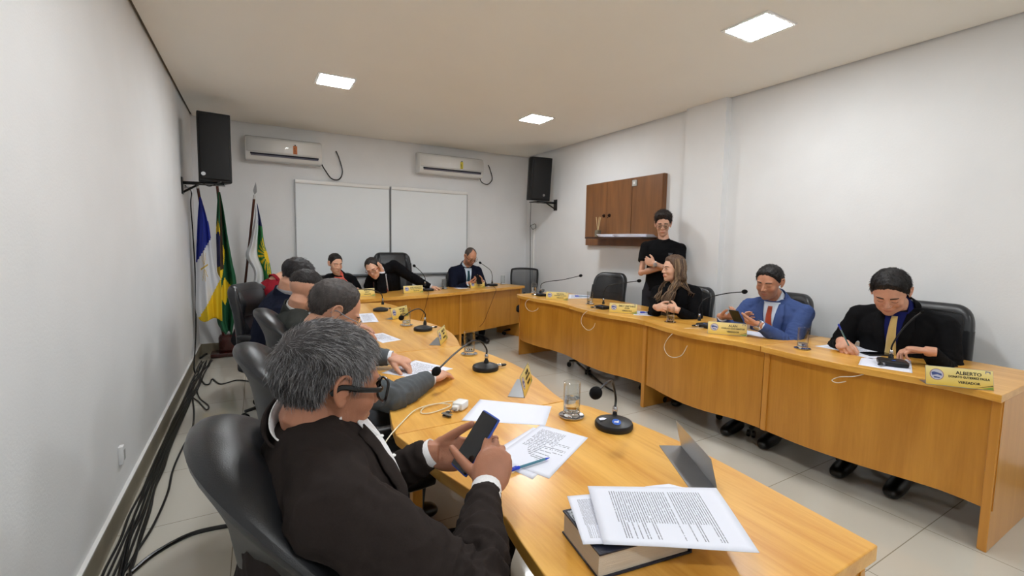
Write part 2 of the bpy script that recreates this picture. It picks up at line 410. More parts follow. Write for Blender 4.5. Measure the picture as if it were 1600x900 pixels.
LBi = [(.47, .40), (.47, .7), (.49, .86), (.475, .98), (.43, 1.15), (.40, 1.35), (.385, 1.44), (.41, 1.6), (.46, 1.85), (.47, 2.05), (.44, 2.3), (.39, 2.5), (.42, 2.65), (.47, 2.95), (.47, 3.15), (.43, 3.4), (.39, 3.55), (.44, 3.8), (.47, 4.1), (.42, 4.62)]
make_row(LFo, LBi, [.40, 1.435, 2.505, 3.55, 4.60],
    ['curved wooden desk nearest the camera, with the thick book and printed sheets on it',
     'curved wooden desk second along the left row, with the white charger lying on it',
     'curved wooden desk third along the left row, behind the grey suited man',
     'curved wooden desk at the far end of the left row, next to the head table'],
    'desk units of the left row', .05, M_TOP, [(True, None), (None, None), (None, None), (None, True)])
# head table (two bulging units, slightly skewed to the back wall)
HF = [(.62, 4.84), (.95, 4.90), (1.25, 4.97), (1.6, 5.02), (1.95, 5.08), (2.22, 5.17), (2.5, 5.26), (2.8, 5.37), (3.1, 5.475), (3.39, 5.56)]
HB = [(.45, 5.46), (.8, 5.56), (1.2, 5.64), (1.6, 5.70), (1.95, 5.75), (2.15, 5.79), (2.4, 5.83), (2.7, 5.92), (2.95, 6.0), (3.2, 6.10)]
def head_units():
    Fp = np.array(cr(HF, 6)); Bp = np.array(cr(HB, 6))
    k = 30
    desk_unit(Fp[:k+1], Bp[:k+1], 'long curved wooden head table at the back, its left half behind the left desk row', 'head table units', .06, True, None, M_TOPX)
    sh = np.array([.0015, 0])
    desk_unit(Fp[k:]+sh, Bp[k:]+sh, 'right half of the head table, in front of the bald man in navy suit', 'head table units', .06, True, True, M_TOPX)
head_units()
# ================================================================== table things
def dirz(v): return math.atan2(v[1], v[0])
M_FOAM = pbr('mic_foam', (18, 18, 19), .95, bump=.9, bscale=900, spec=.2)
M_BLUE = pbr('blue_print', (30, 90, 190), .4)
M_RED = pbr('red_mark', (190, 40, 40), .5)
def mic(base, necks, label, rz=0, r=.066, group='gooseneck conference microphones', big=False, plug=None, square=False, ballr=.017):
    b = np.array([base[0], base[1], TOP])
    t = thing('gooseneck_microphone', label, 'microphone', b, 0, group)
    R = np.array(Matrix.Rotation(rz, 3, 'Z'))
    if square:
        MB().rbox((0, 0, .016), (.105, .13, .032), .012, n=4, M=R).build('base', M_BLK, t)
    else:
        MB().lathe([(0, 0), (r*.97, 0), (r, .004), (r, .015), (r*.95, .021), (r*.6, .030), (r*.35, .034), (0, .035)], n=40).build('base', M_BLK, t)
    P = cr([ad(*q) for q in necks], 10)
    s = P[0]
    MB().lathe([(0, .0), (.013, .0), (.012, .02), (.008, .026), (.008, .05), (.0065, .052)], s-b+np.array([0, 0, -.045]), n=16).build('collar', M_BLKS, t)
    MB().lathe([(.0085, 0), (.0095, .003), (.0085, .018), (.006, .022)], s-b+np.array([0, 0, -.012]), n=16).build('chrome_ring', M_CHROME, t)
    MB().tube(np.array(P)-b, .0042, 10).build('gooseneck', M_BLKS, t)
    e = P[-1]; d = P[-1]-P[-3]; d /= np.linalg.norm(d)
    Mx = np.array(Vector(d).to_track_quat('Z', 'Y').to_matrix())
    MB().ell(e-b+d*ballr*.6, (ballr, ballr, ballr*1.25), 18, M=Mx).build('foam_windscreen', M_FOAM, t)
    if big:
        u_ = np.array([.87, -.49, 0]); v_ = np.array([.46, .82, .30]); n_ = np.cross(u_, v_); o_ = np.array([-.016, -.030, .0318]); A = np.array([u_, v_, n_]).T
        mb = MB().lathe([(0, 0), (.015, 0), (.015, .0006), (0, .0006)], o_, n=24, M=A); mb.build('switch_button', M_BLUE, t)
        tx = text_mb('rsf', .015, .0005); tx.v = [tuple(A @ np.array(q)+o_+n_*.001) for q in tx.v]; tx.build('lettering', M_WHITE, t, smooth=False)
    else:
        MB().lathe([(0, 0), (.009, 0), (.009, .001), (0, .001)], (np.array(R) @ np.array((-.03, 0, .030 if not square else .0325))), n=16).build('switch_button', M_BLUE, t)
    if plug is not None:
        q = np.array([plug[0], plug[1], TOP+.013])-b; d = q/np.linalg.norm(q); r0 = r*.96
        st = np.array([d[0]*r0, d[1]*r0, .013]); dd = np.array([d[0], d[1], 0])
        MB().tube([st, st+dd*.022], .0085, 14).build('plug', M_CHROME, t)
        MB().tube([st+dd*.022, st+dd*.045, st+dd*.052], [.008, .0065, .003], 12).build('plug_boot', M_BLKS, t)
    return t
# left row (base on the desk, neck towards the speaker)
m1 = mic((1.075, 1.145), [(961, 639, 1.60), (962, 620, 1.61), (956, 596, 1.56), (946, 600, 1.48), (933, 612, 1.41)],
    'round black gooseneck microphone between the near water glass and steel name plate', rz=2.6, big=True, ballr=.020)
lab = MB().add([(-.050, .016, .0285), (-.040, .004, .0318), (-.026, .008, .0333), (-.030, .024, .0312), (-.044, .030, .0288)], [(0, 1, 2, 3, 4)])
lab.build('torn_sticker', M_PAPER, m1, smooth=False)
mic((.985, 1.98), [(760, 556, 2.25), (760, 545, 2.25), (751, 534, 2.22), (736, 534, 2.13), (710, 553, 2.0), (684, 578, 1.88)],
    'black microphone arching towards the grey suited man, foam head above his hand', rz=2.9, plug=(1.12, 1.97), ballr=.019)
mic((1.02, 3.06), [(664, 498, 3.26), (664, 490, 3.26), (656, 483, 3.2), (645, 485, 3.05), (628, 496, 2.85)],
    'black microphone on the third left desk, beside a small yellow name plate', rz=2.9, plug=(1.15, 3.08))
mic((.955, 4.05), [(598, 468, 4.05), (596, 460, 4.05), (586, 454, 3.95), (572, 452, 3.85), (556, 452, 3.72)],
    'black microphone farthest along the left row, beside the bright yellow plate', rz=2.9, plug=(1.08, 4.1))
# right row
mic((2.93, 4.43), [(845, 452, 5.33), (846, 444, 5.33), (856, 440, 5.3), (880, 437, 5.25), (906, 431, 5.2)],
    'black microphone with long low neck at the far end of the right row', rz=0, square=True, group='square based microphones of the right row', plug=(2.83, 4.50))
mic((2.93, 3.34), [(943, 468, 4.42), (944, 455, 4.42), (952, 446, 4.4), (975, 442, 4.35), (997, 439, 4.3)],
    'black microphone in front of the empty black chair, head right of it', rz=0, square=True, group='square based microphones of the right row', plug=(2.83, 3.40))
mic((3.03, 2.24), [(1093, 492, 3.5), (1093, 480, 3.5), (1103, 467, 3.48), (1132, 459, 3.42), (1161, 456, 3.36)],
    'black gooseneck microphone in front of the man in blue suit', rz=0, square=True, group='square based microphones of the right row', plug=(2.93, 2.30))
mic((3.02, 1.06), [(1393, 550, 2.5), (1394, 540, 2.5), (1406, 520, 2.48), (1424, 500, 2.46), (1440, 488, 2.44)],
    'black gooseneck microphone in front of the man in black suit, standing on a loose sheet', rz=.5, square=True, group='square based microphones of the right row', plug=(2.92, 1.08), ballr=.009)
# head table
mic((1.87, 5.42), [(664, 441, 5.6), (664, 434, 5.6), (659, 426, 5.58), (653, 420, 5.5), (648, 416, 5.45)],
    'black gooseneck microphone on the head table beside the outstretched hand', rz=1.57, square=True, group='microphones on the head table')
mic((2.93, 5.70), [(769, 438, 6.5), (769, 430, 6.5), (766, 422, 6.48), (757, 415, 6.4), (751, 411, 6.35)],
    'black gooseneck microphone on the head table beside the bald man in navy suit', rz=1.57, square=True, group='microphones on the head table')

M_THIN = thin_glass()
# ---- drinking glasses
def glass(x, y, label, h=.125, r=.031, water=.03, coaster=True):
    z0 = TOP+(.006 if coaster else .0005)
    t = thing('water_glass', label, 'glass', (x, y, TOP), 0, 'drinking glasses on coasters')
    zb = .006 if coaster else .0005
    MB().lathe([(r, zb+.014), (r*1.02, zb+h), (r*.97, zb+h+.0012), (r*.93, zb+h), (r*.92, zb+.014)], n=40).build('glass_body', M_THIN, t)
    MB().lathe([(0, zb), (r*.95, zb), (r, zb+.004), (r*1.0, zb+.0139), (r*.8, zb+.0145), (0, zb+.014)], n=40).build('thick_base', M_GLASS, t)
    if water > .005:
        MB().lathe([(0, zb+.0155), (r*.73, zb+.0165), (r*.905, zb+.0235), (r*.915, zb+.02+water), (0, zb+.02+water)], n=40).build('water', M_WATER, t)
    if coaster:
        MB().lathe([(0, 0), (.040, 0), (.046, .003), (.047, .006), (.044, .006), (.040, .0045), (0, .0045)], n=40).build('coaster', M_CHROME, t)
    return t
glass(1.0, 1.29, 'tall drinking glass half full of water beside the nearest microphone', water=.045)
glass(1.035, 2.29, 'nearly empty drinking glass at the desk joint in front of the grey suited man', water=.012)
glass(.965, 3.28, 'drinking glass on the third left desk behind the tilted yellow name plate', water=.012)
glass(3.00, 4.70, 'drinking glass at the far end of the right row, beside the first microphone', water=.05)
glass(3.02, 3.64, 'drinking glass with a pen behind it on the right row, left of the empty chair', water=.03)
glass(2.945, 2.52, 'drinking glass between the folded sunglasses and the blue suited man', water=.03)
glass(2.965, 1.50, 'drinking glass on the right row between the blue suited and black suited men', water=.012)
glass(1.23, 5.45, 'drinking glass on the head table in front of the woman in coral blouse', water=.012)
glass(2.14, 5.55, 'drinking glass on the head table between the leaning man and the bald man', water=.008)
glass(3.18, 5.85, 'drinking glass at the right end of the head table', water=.01)

# ---- name plates: bent steel sheet with a yellow printed face
def plate_mat():
    m = bpy.data.materials.new('yellow_plate_print'); m.use_nodes = True; nt = m.node_tree; b = nt.nodes['Principled BSDF']; L = nt.links.new
    uv = N(nt, 'ShaderNodeUVMap'); sp = N(nt, 'ShaderNodeSeparateXYZ'); L(uv.outputs[0], sp.inputs[0])
    r = N(nt, 'ShaderNodeValToRGB'); r.color_ramp.elements[0].color = srgb(222, 186, 70); r.color_ramp.elements[1].color = srgb(238, 222, 150)
    L(sp.outputs[1], r.inputs[0]); L(r.outputs[0], b.inputs['Base Color']); b.inputs['Roughness'].default_value = .35
    return m
M_PLATE = plate_mat(); M_INK = pbr('ink', (30, 28, 26), .5); M_CREST = pbr('crest_silver', (190, 190, 205), .4); M_CRESTB = pbr('crest_blue', (70, 85, 140), .4); M_CRESTR = pbr('crest_rim', (150, 110, 120), .4); M_GREEN = pbr('plate_green', (120, 150, 60), .4)
def plate(p0, p1, lines, label, h=.088, blank=False, text=True):
    """p0 -> p1: foot of the printed face, left to right for its reader"""
    p0 = np.array(p0[:2], float); p1 = np.array(p1[:2], float); w = np.linalg.norm(p1-p0); c = (p0+p1)/2
    a = dirz(p1-p0); t = thing('name_plate', label, 'name plate', (c[0], c[1], TOP), a, 'steel name plates on the desks')
    # local: x along, face looks to -y, leans back
    lean = math.radians(14); up = np.array([0, math.sin(lean), math.cos(lean)]); nrm = np.array([0, -math.cos(lean), math.sin(lean)])
    def q(u, v, o=0): return np.array([(u-.5)*w, 0, 0.0015])+up*v*h+nrm*o
    th = .0012
    m = MB()
    V = [q(0, 0), q(1, 0), q(1, 1), q(0, 1)]; V2 = [v-nrm*th for v in V]
    m.add(V+V2, [(0, 1, 2, 3), (7, 6, 5, 4), (0, 4, 5, 1), (1, 5, 6, 2), (2, 6, 7, 3), (3, 7, 4, 0)])
    m.box((0, .035, .001), (w, .072, .0015))
    m.build('bent_sheet', M_STEEL, t, smooth=False)
    if blank: return t
    f = MB().add([q(0.005, .01, .0007), q(.995, .01, .0007), q(.995, .985, .0007), q(.005, .985, .0007)], [(0, 1, 2, 3)])
    UVS = [(0, 0), (1, 0), (1, 1), (0, 1)]
    f.build('printed_face', M_PLATE, t, smooth=False, uvfn=lambda v, i: UVS[i])
    def disc(u, v, ru, mat, o, nm, n=24, sy=1.0):
        MB().add([q(u+ru*math.cos(2*PI*k/n)/w, v+ru*sy*math.sin(2*PI*k/n)/h, o) for k in range(n)], [tuple(range(n))]).build(nm, mat, t, smooth=False)
    disc(.17, .56, .0265, M_CRESTR, .0010, 'crest'); disc(.17, .56, .0235, M_CREST, .0012, 'crest')
    MB().add([q(u, v, .0015) for u, v in ((.09, .66), (.13, .70), (.24, .62), (.25, .50), (.18, .56), (.10, .50))], [(0, 1, 2, 3, 4, 5)]).build('crest', M_CRESTB, t, smooth=False)
    MB().add([q(u, v, .0015) for u, v in ((.12, .46), (.22, .42), (.21, .36), (.13, .38))], [(0, 1, 2, 3)]).build('crest', M_CRESTB, t, smooth=False)
    MB().add([q(u, v, .0010) for u, v in ((.72, .02), (.99, .20), (.99, .25), (.86, .14))], [(0, 1, 2, 3)]).build('stripe', M_INK, t, smooth=False)
    MB().add([q(u, v, .0010) for u, v in ((.80, .02), (.99, .02), (.99, .17))], [(0, 1, 2)]).build('corner_stripe', M_GREEN, t, smooth=False)
    m = MB()
    for (u, v, s_) in ((.90, .86, 1), (.96, .86, 1)): m.add([q(u+du*.012, v+dv*.05, .0011) for du, dv in ((-1, -1), (-.2, -1), (-.2, 1), (-1, 1))], [(0, 1, 2, 3)])
    m.add([q(u, v, .0011) for u, v in ((.888, .95), (.96, .93), (.96, .89), (.888, .91))], [(0, 1, 2, 3)])
    m.build('corner_mark', M_CRESTB, t, smooth=False)
    if text:
        rows = [(.73, .0175), (.52, .0115), (.25, .0125)]
        for (v, size), tx in zip(rows, lines):
            s_ = text_mb(tx, size*1.25, .0004); xs = [p[0] for p in s_.v]; wid = max(xs)-min(xs); k = min(1.0, .60*w/wid)
            s_.v = [tuple(q(.645, v, .0012)+np.array([x*k, 0, 0])+up*y+nrm*z) for x, y, z in s_.v]
            s_.build('lettering', M_INK, t, smooth=False)
    return t
plate((1.036, .707), (1.165, .93), None, 'blank bent steel name plate seen from behind near the front of the nearest desk', blank=True)
plate((.945, 1.535), (1.10, 1.722), ['VALMIR', 'GOMES DA SILVA', 'VEREADOR'], 'yellow name plate seen edge-on, just past the nearest microphone')
plate((.965, 2.561), (1.085, 2.75), ['MARCOS', 'PEREIRA', 'VEREADOR'], 'yellow name plate on third left desk, beyond the arched microphone')
plate((.935, 3.56), (1.115, 3.72), ['WILSON', 'DE SOUSA', 'VEREADOR'], 'bright yellow name plate standing tilted on the far part of the left row')
plate((2.752, .832), (2.905, .64), ['ALBERTO', 'DONATO GUTIERREZ PAULA', 'VEREADOR'], 'largest yellow name plate, at the near end of the right row')
plate((2.833, 2.083), (2.996, 1.887), ['ALAN', 'COELHO DOS SANTOS', 'VEREADOR'], 'yellow name plate in front of the man in blue suit')
plate((2.835, 3.137), (2.998, 2.947), ['EMILY CRISTHINA', 'SOUSA', 'VEREADORA'], 'yellow name plate in front of the seated woman in black')
plate((2.81, 4.15), (2.99, 3.98), ['WILSON', 'CARNEIRO DA SILVA', 'VEREADOR'], 'yellow name plate at the far end of the right row, left of a sheet')
plate((1.52, 5.27), (1.77, 5.30), ['JOSE ADRIANO', 'ARAUJO DOS SANTOS', 'VEREADOR'], 'yellow name plate on the head table in front of the leaning man')
plate((2.51, 5.52), (2.745, 5.56), ['DOMINGOS', 'NETO', 'VEREADOR'], 'yellow name plate on the head table in front of the bald man')
plate((.92, 5.14), (1.16, 5.17), ['BENTO', 'RIBEIRO', 'VEREADOR'], 'yellow name plate on the head table in front of the woman in coral blouse')

# ---- papers
M_DOC = paper_mat('printed_letter', 56, mx=.1, m0=.14, m1=.84, dens=.62, fs=84)
M_FORM = paper_mat('printed_form', 34, mx=.12, m0=.45, m1=.9, dens=.55, fs=44)
M_LIST = paper_mat('printed_list', 30, mx=.12, m0=.12, m1=.9, dens=.55, fs=40)
def sheet(c4, mat, label, z=None, curl=0.0, name='paper_sheet', group='loose paper sheets', wave=0.0, cat='paper', th=.0006, flip=False, seed=0):
    """c4: four corners (x, y[, z]) in order; uv (0,0) at the first"""
    z = TOP+.0006 if z is None else z
    A = [np.array([p[0], p[1], (p[2] if len(p) > 2 else z)], float) for p in c4]
    c = sum(A)/4; c[2] = min(a[2] for a in A)
    t0 = c
    nu, nv = 14, 18
    rnd = np.random.RandomState(seed+3); ph = rnd.rand(4)*6
    def fn(u, v):
        p = A[0]*(1-u)*(1-v)+A[1]*u*(1-v)+A[2]*u*v+A[3]*(1-u)*v
        h = curl*(max(0, u-.55)**2+max(0, .35-v)**2)+wave*(1+math.sin(u*4+ph[0])*math.cos(v*5+ph[1]))*.5
        return p+np.array([0, 0, h])-t0
    m = MB().grid(nu, nv, fn)
    UV = [((i % nu)/(nu-1), (i//nu)/(nv-1)) for i in range(nu*nv)]
    o = m.build(name, mat, None, uvfn=lambda v, i: (UV[i][0], 1-UV[i][1]) if flip else UV[i], thick=th)
    o.location = tuple(t0)
    return tag(o, label, cat, group)
def px4(pts, z=TOP): return [az(x, y, z) for x, y in pts]
sheet(px4([(750, 624), (862, 635), (852, 665), (721, 657)]), M_PAPER, 'blank white sheet lying between the white charger and the near water glass')
sheet(px4([(770, 716), (858, 748), (919, 684), (845, 664)]), M_FORM, 'printed form with a signature, upper of two sheets under the blue pen', z=TOP+.0022, wave=.001)
sheet(px4([(757, 714), (832, 749), (902, 684), (833, 668)]), M_LIST, 'lower of two printed sheets under the blue pen', wave=.0006)
sheet(px4([(596, 583), (655, 592), (708, 576), (649, 563)]), M_LIST, 'printed sheet under the hands of the grey suited man', wave=.001)
sheet(px4([(598, 520), (627, 531), (598, 536), (570, 524)]), M_LIST, 'printed sheet on the third left desk beyond the grey haired head')
sheet(px4([(560, 491), (582, 489), (592, 503), (566, 505)]), M_LIST, 'raised printed sheet in front of the face of the glasses wearing grey suited man', wave=.004)
sheet(px4([(1163, 516), (1232, 525), (1214, 531), (1140, 519)]), M_PAPER, 'white sheet beside the name plate of the blue suited man', wave=.002)
sheet(px4([(1273, 541), (1310, 537), (1383, 548), (1352, 555)]), M_LIST, 'sheet the man in black suit is writing on', wave=.002)
sheet(px4([(1341, 570), (1426, 583), (1423, 562), (1346, 559)]), M_PAPER, 'white sheet under the microphone of the man in black suit', z=TOP+.0003)
sheet(px4([(1327, 553), (1362, 561), (1386, 554), (1352, 548)]), M_PAPER, 'small notepad page beside the phone of the black suited man', z=TOP+.004)
sheet(px4([(889, 460), (922, 461), (921, 466), (888, 466.5)]), M_LIST, 'white sheet with a blue pen on the far part of the right row')
sheet(px4([(989, 485), (1030, 488), (1022, 494), (990, 492)]), M_LIST, 'white sheet with a pen before the seated woman in black')
sheet([(2.76, 5.62), (3.0, 5.68), (2.96, 5.88), (2.72, 5.82)], M_PAPER, 'white sheet on the head table right of the bald man')
sheet([(2.33, 5.50), (2.50, 5.52), (2.47, 5.66), (2.30, 5.64)], M_PAPER, 'white sheet on the head table under the bald man\'s hand')
sheet([(1.80, 5.48), (1.99, 5.50), (1.96, 5.68), (1.78, 5.66)], M_PAPER, 'white sheet on the head table beside the leaning man\'s microphone')

# ---- book and the sheets on it
def nz2(v): return np.array(v, float)/np.linalg.norm(v)
def book():
    z_ = TOP+.054; a = az(937, 867, z_)[:2]; ey = nz2(az(879, 797, z_)[:2]-a); ex = np.array([ey[1], -ey[0]])
    w = float((az(1092, 871, TOP+.004)[:2]-a) @ ex); d = float(np.linalg.norm(az(879, 797, z_)[:2]-a)); ang = dirz(ex)
    t = thing('thick_book', 'thick dark blue hardback book with cream pages under the printed sheets', 'book', (a[0], a[1], TOP), ang)
    MB().box((w/2, d/2, .003), (w, d, .004)).build('cover', pbr('book_cover', (28, 32, 48), .32, bump=.3, bscale=300), t, smooth=False, bevel=.001)
    MB().box((w/2, d/2, .052), (w, d, .004)).build('cover', MATS['book_cover'], t, smooth=False, bevel=.001)
    MB().box((w-.002, d/2, .0275), (.004, d, .053)).build('spine', MATS['book_cover'], t, smooth=False, bevel=.0015)
    pg = pbr('book_pages', (206, 196, 180), .8, var=.1, vscale=1.0, stretch=(8, 8, 900), bump=.5, bscale=1.0)
    MB().box((w/2-.003, d/2, .0275), (w-.010, d-.010, .045)).build('page_block', pg, t, smooth=False)
    # small printed sticker at the corner of the cover
    M_QR = pbr('sticker_print', (150, 155, 160), .5, var=.7, vscale=260, detail=0)
    MB().box((.022, d-.026, .0545), (.032, .036, .0006)).build('sticker', M_QR, t, smooth=False)
    return t
book()
zb = TOP+.0565
sheet(px4([(886, 776), (911, 851), (1000, 852), (975, 768)], zb), M_DOC, 'printed page, lower of the two sheets on the thick book', z=zb, wave=.002)
sheet([tuple(az(918, 760, zb+.004)), tuple(az(943, 851, zb+.004)), tuple(az(1187, 864, zb+.001)), tuple(az(1119, 763, zb+.001))], M_DOC, 'large fully printed page on top of the thick book', wave=.002)
sheet(px4([(1008, 760), (1045, 756), (1100, 770), (1060, 800)], zb-.0006), M_PAPER, 'page edge peeking out beyond the printed page on the book', z=zb-.0008)

# ---- pens
def pen(p0, p1, label, col=(30, 80, 200), clear=False, r=.0042):
    p0 = np.array(p0, float); p1 = np.array(p1, float); d = p1-p0; L = np.linalg.norm(d); d /= L
    t = thing('ballpoint_pen', label, 'pen', p0, 0, 'ballpoint pens')
    m = pbr('pen_blue', (25, 60, 200), .25); c = pbr('pen_barrel', (120, 190, 215), .12, trans=.6)
    MB().tube([d*0, d*.004, d*.05, d*.053], [r*.8, r*1.15, r*1.15, r*.9], 12).build('cap', m, t)
    MB().tube([d*.052, d*(L-.018)], r*.95, 6).build('barrel', c, t, angle=20)
    MB().tube([d*.055, d*(L-.012)], r*.35, 6).build('ink_tube', M_INK, t)
    MB().tube([d*(L-.018), d*(L-.004), d*L], [r*.9, r*.35, r*.15], 10).build('tip', m if not clear else M_STEEL, t)
    MB().tube([d*.002+np.array([0, 0, r*1.3]), d*.042+np.array([0, 0, r*1.6])], r*.3, 6).build('clip', m, t)
    return t
zz = TOP+.0075
pen(az(787, 738, zz), az(859, 715, zz), 'blue capped ballpoint pen lying on the printed form')
pen(az(898, 462.5, zz), az(921, 463.5, zz), 'pen on the far sheet of the right row, left of a glass')
pen(az(1000, 488, zz), az(1013, 488, zz), 'pen on the sheet before the seated woman in black')

# ---- charger with its cable, keys
def charger():
    c = az(717, 640, TOP); d = az(732, 628, TOP)-az(703, 648, TOP); a = dirz(d)
    t = thing('phone_charger', 'white plug charger lying on the desk near the man using a phone', 'charger', (c[0], c[1], TOP), a)
    MB().rbox((.012, 0, .016), (.055, .045, .030), .006, n=4).build('adapter', M_WHITE, t)
    MB().rbox((-.024, 0, .015), (.022, .026, .018), .005, n=3).build('plug_head', M_WHITE, t)
    for s_ in (-1, 1): MB().tube([(-.034, s_*.0095, .015), (-.052, s_*.0095, .015)], .0023, 8).build('prong', M_CHROME, t)
    P = [(731, 627), (728, 629), (706, 627), (688, 630), (664, 636), (658, 645), (674, 645), (700, 636), (702, 632), (680, 631), (650, 640), (630, 658), (616, 690)]
    zs = [.012, .006, .004, .004, .004, .004, .004, .006, .008, .010, .008, .004, .004]
    pts = [az(x, y, TOP+z) for (x, y), z in zip(P, zs)]
    e = pts[-1]; pts[-1] = np.array([e[0]-.02, e[1]+.02, TOP+.002]); pts += [pts[-1]+np.array([-.03, -.02, -.06]), pts[-1]+np.array([-.04, -.05, -.2])]
    o = MB().tube(cr(pts, 8), .0021, 8).build('charging_cable', pbr('cream_cable', (226, 220, 196), .5), None)
    tag(o, 'cream charging cable looping from the charger off the desk edge', 'cable')
    k = thing('key_bunch', 'small bunch of dark keys lying beside the white charger', 'keys', az(700, 650, TOP), a+.5)
    for i, (dx, dy, r_) in enumerate(((0, 0, .3), (.006, .006, -.4), (-.01, .004, .9))):
        MB().rbox((dx, dy, .004+.0035*i), (.045, .014, .003), .0015, n=3, M=np.array(Matrix.Rotation(r_, 3, 'Z'))).build('key', M_BLKS if i < 2 else M_STEEL, k)
    ring = [(.03+.012*math.cos(q), .0+.012*math.sin(q), .003) for q in np.linspace(0, 2*PI, 20)[:-1]]
    MB().tube(ring, .0012, 6, closed=True).build('key_ring', M_STEEL, k)
charger()

# ---- small things
def phone(M, c, label, case=(40, 70, 160), glow=False, w=.074, h=.155):
    t = thing('smartphone', label, 'phone', c, 0, None)
    M = np.array(M)
    MB().rbox((0, 0, 0), (w, h, .009), .008, n=6, M=M).build('case', pbr('phone_case_%d' % sum(case), case, .4), t)
    MB().rbox(M @ np.array([0, 0, .0042]), (w*.93, h*.95, .0018), .006, n=6, M=M).build('screen', pbr('phone_screen', (8, 9, 12), .08), t)
    return t
phone(Matrix.Rotation(.9, 3, 'Z'), az(1035, 489, TOP+.005)+np.array([.12, .0, 0]), 'dark tablet phone lying in front of the woman\'s hands', case=(60, 60, 60), w=.09, h=.16)
phone(Matrix.Rotation(1.1, 3, 'Z'), az(1370, 553, TOP+.005), 'dark phone lying beside the notepad of the black suited man', case=(25, 25, 28))
def shades():
    c = az(1022, 492, TOP); t = thing('sunglasses', 'folded dark sunglasses lying on the right row beside a glass', 'sunglasses', c+np.array([0, 0, 0]), dirz(az(1036, 492, TOP)-az(1008, 492, TOP)))
    for s_ in (-1, 1):
        MB().rbox((s_*.034, 0, .018), (.056, .006, .034), .012, n=4).build('lens', pbr('dark_lens', (18, 14, 14), .08), t)
        MB().tube([(s_*.066, 0, .024), (s_*.060, .012, .02), (-s_*.03, .022, .006)], .003, 6).build('temple', M_BLKS, t)
    MB().tube([(-.01, 0, .026), (0, .0, .029), (.01, 0, .026)], .0025, 6).build('bridge', M_BLKS, t)
shades()

# ---- white mic cables looping over the front edge of the right row
CW = pbr('white_cable', (214, 208, 190), .5)
def loop(pts, label, grp='pale microphone cables over the front of the right row'):
    o = MB().tube(cr(pts, 8), .0022, 8).build('microphone_cable', CW, None); tag(o, label, 'cable', grp)
def hang(px, label, drop):
    x0, y0 = px[0]
    pts = [az(x0, y0, TOP+.004)]
    for (x, y, xx) in px[1:]: pts.append(ax(x, y, xx))
    loop(pts, label)
hang([(838, 464), (831, 466, 2.735), (823, 470, 2.70), (821, 477, 2.69), (825, 484, 2.695), (832, 486.5, 2.70), (839, 484, 2.72), (841, 481, 2.76)], 'pale cable loop hanging from the far desk of the right row', 0)
hang([(936, 482), (920, 485, 2.74), (911, 492, 2.695), (908, 503, 2.68), (913, 512, 2.68), (920, 516, 2.69), (927, 512, 2.71), (930, 505, 2.76)], 'pale cable loop hanging in front of the second panel, below the empty chair', 0)
hang([(1102, 512), (1066, 514, 2.82), (1048, 524, 2.72), (1038, 540, 2.70), (1042, 553, 2.69), (1052, 558.5, 2.69), (1065, 555, 2.70), (1074, 540, 2.74)], 'large pale cable loop hanging below the blue suited man\'s microphone', 0)
hang([(1377, 572), (1358, 582, 2.845), (1335, 588, 2.80), (1312, 589, 2.79), (1300, 594, 2.785), (1308, 598, 2.785), (1322, 596, 2.80)], 'short pale cable curl hanging near the black suited man\'s microphone', 0)
def dcable(pts, label, r=.0028):
    o = MB().tube(cr(pts, 8), r, 8).build('microphone_cable', pbr('brown_cable', (70, 40, 25), .5), None); tag(o, label, 'cable', 'dark cables down the front of the head table')
def hf(px, py, off): 
    return ay(px, py, off)
dcable([np.array([1.85, 5.36, TOP+.004]), ay(670, 458, 5.03), ay(668, 466, 5.02), ay(664, 482, 5.03), ay(657, 502, 5.05)], 'dark cable running down the head table below the leaning man\'s microphone')
dcable([np.array([2.90, 5.62, TOP+.004]), ay(775, 452, 5.33), ay(772, 462, 5.30), ay(763, 485, 5.28), ay(752, 508, 5.32), np.array([2.45, 5.6, .1])], 'dark cable running down the head table below the bald man\'s microphone')
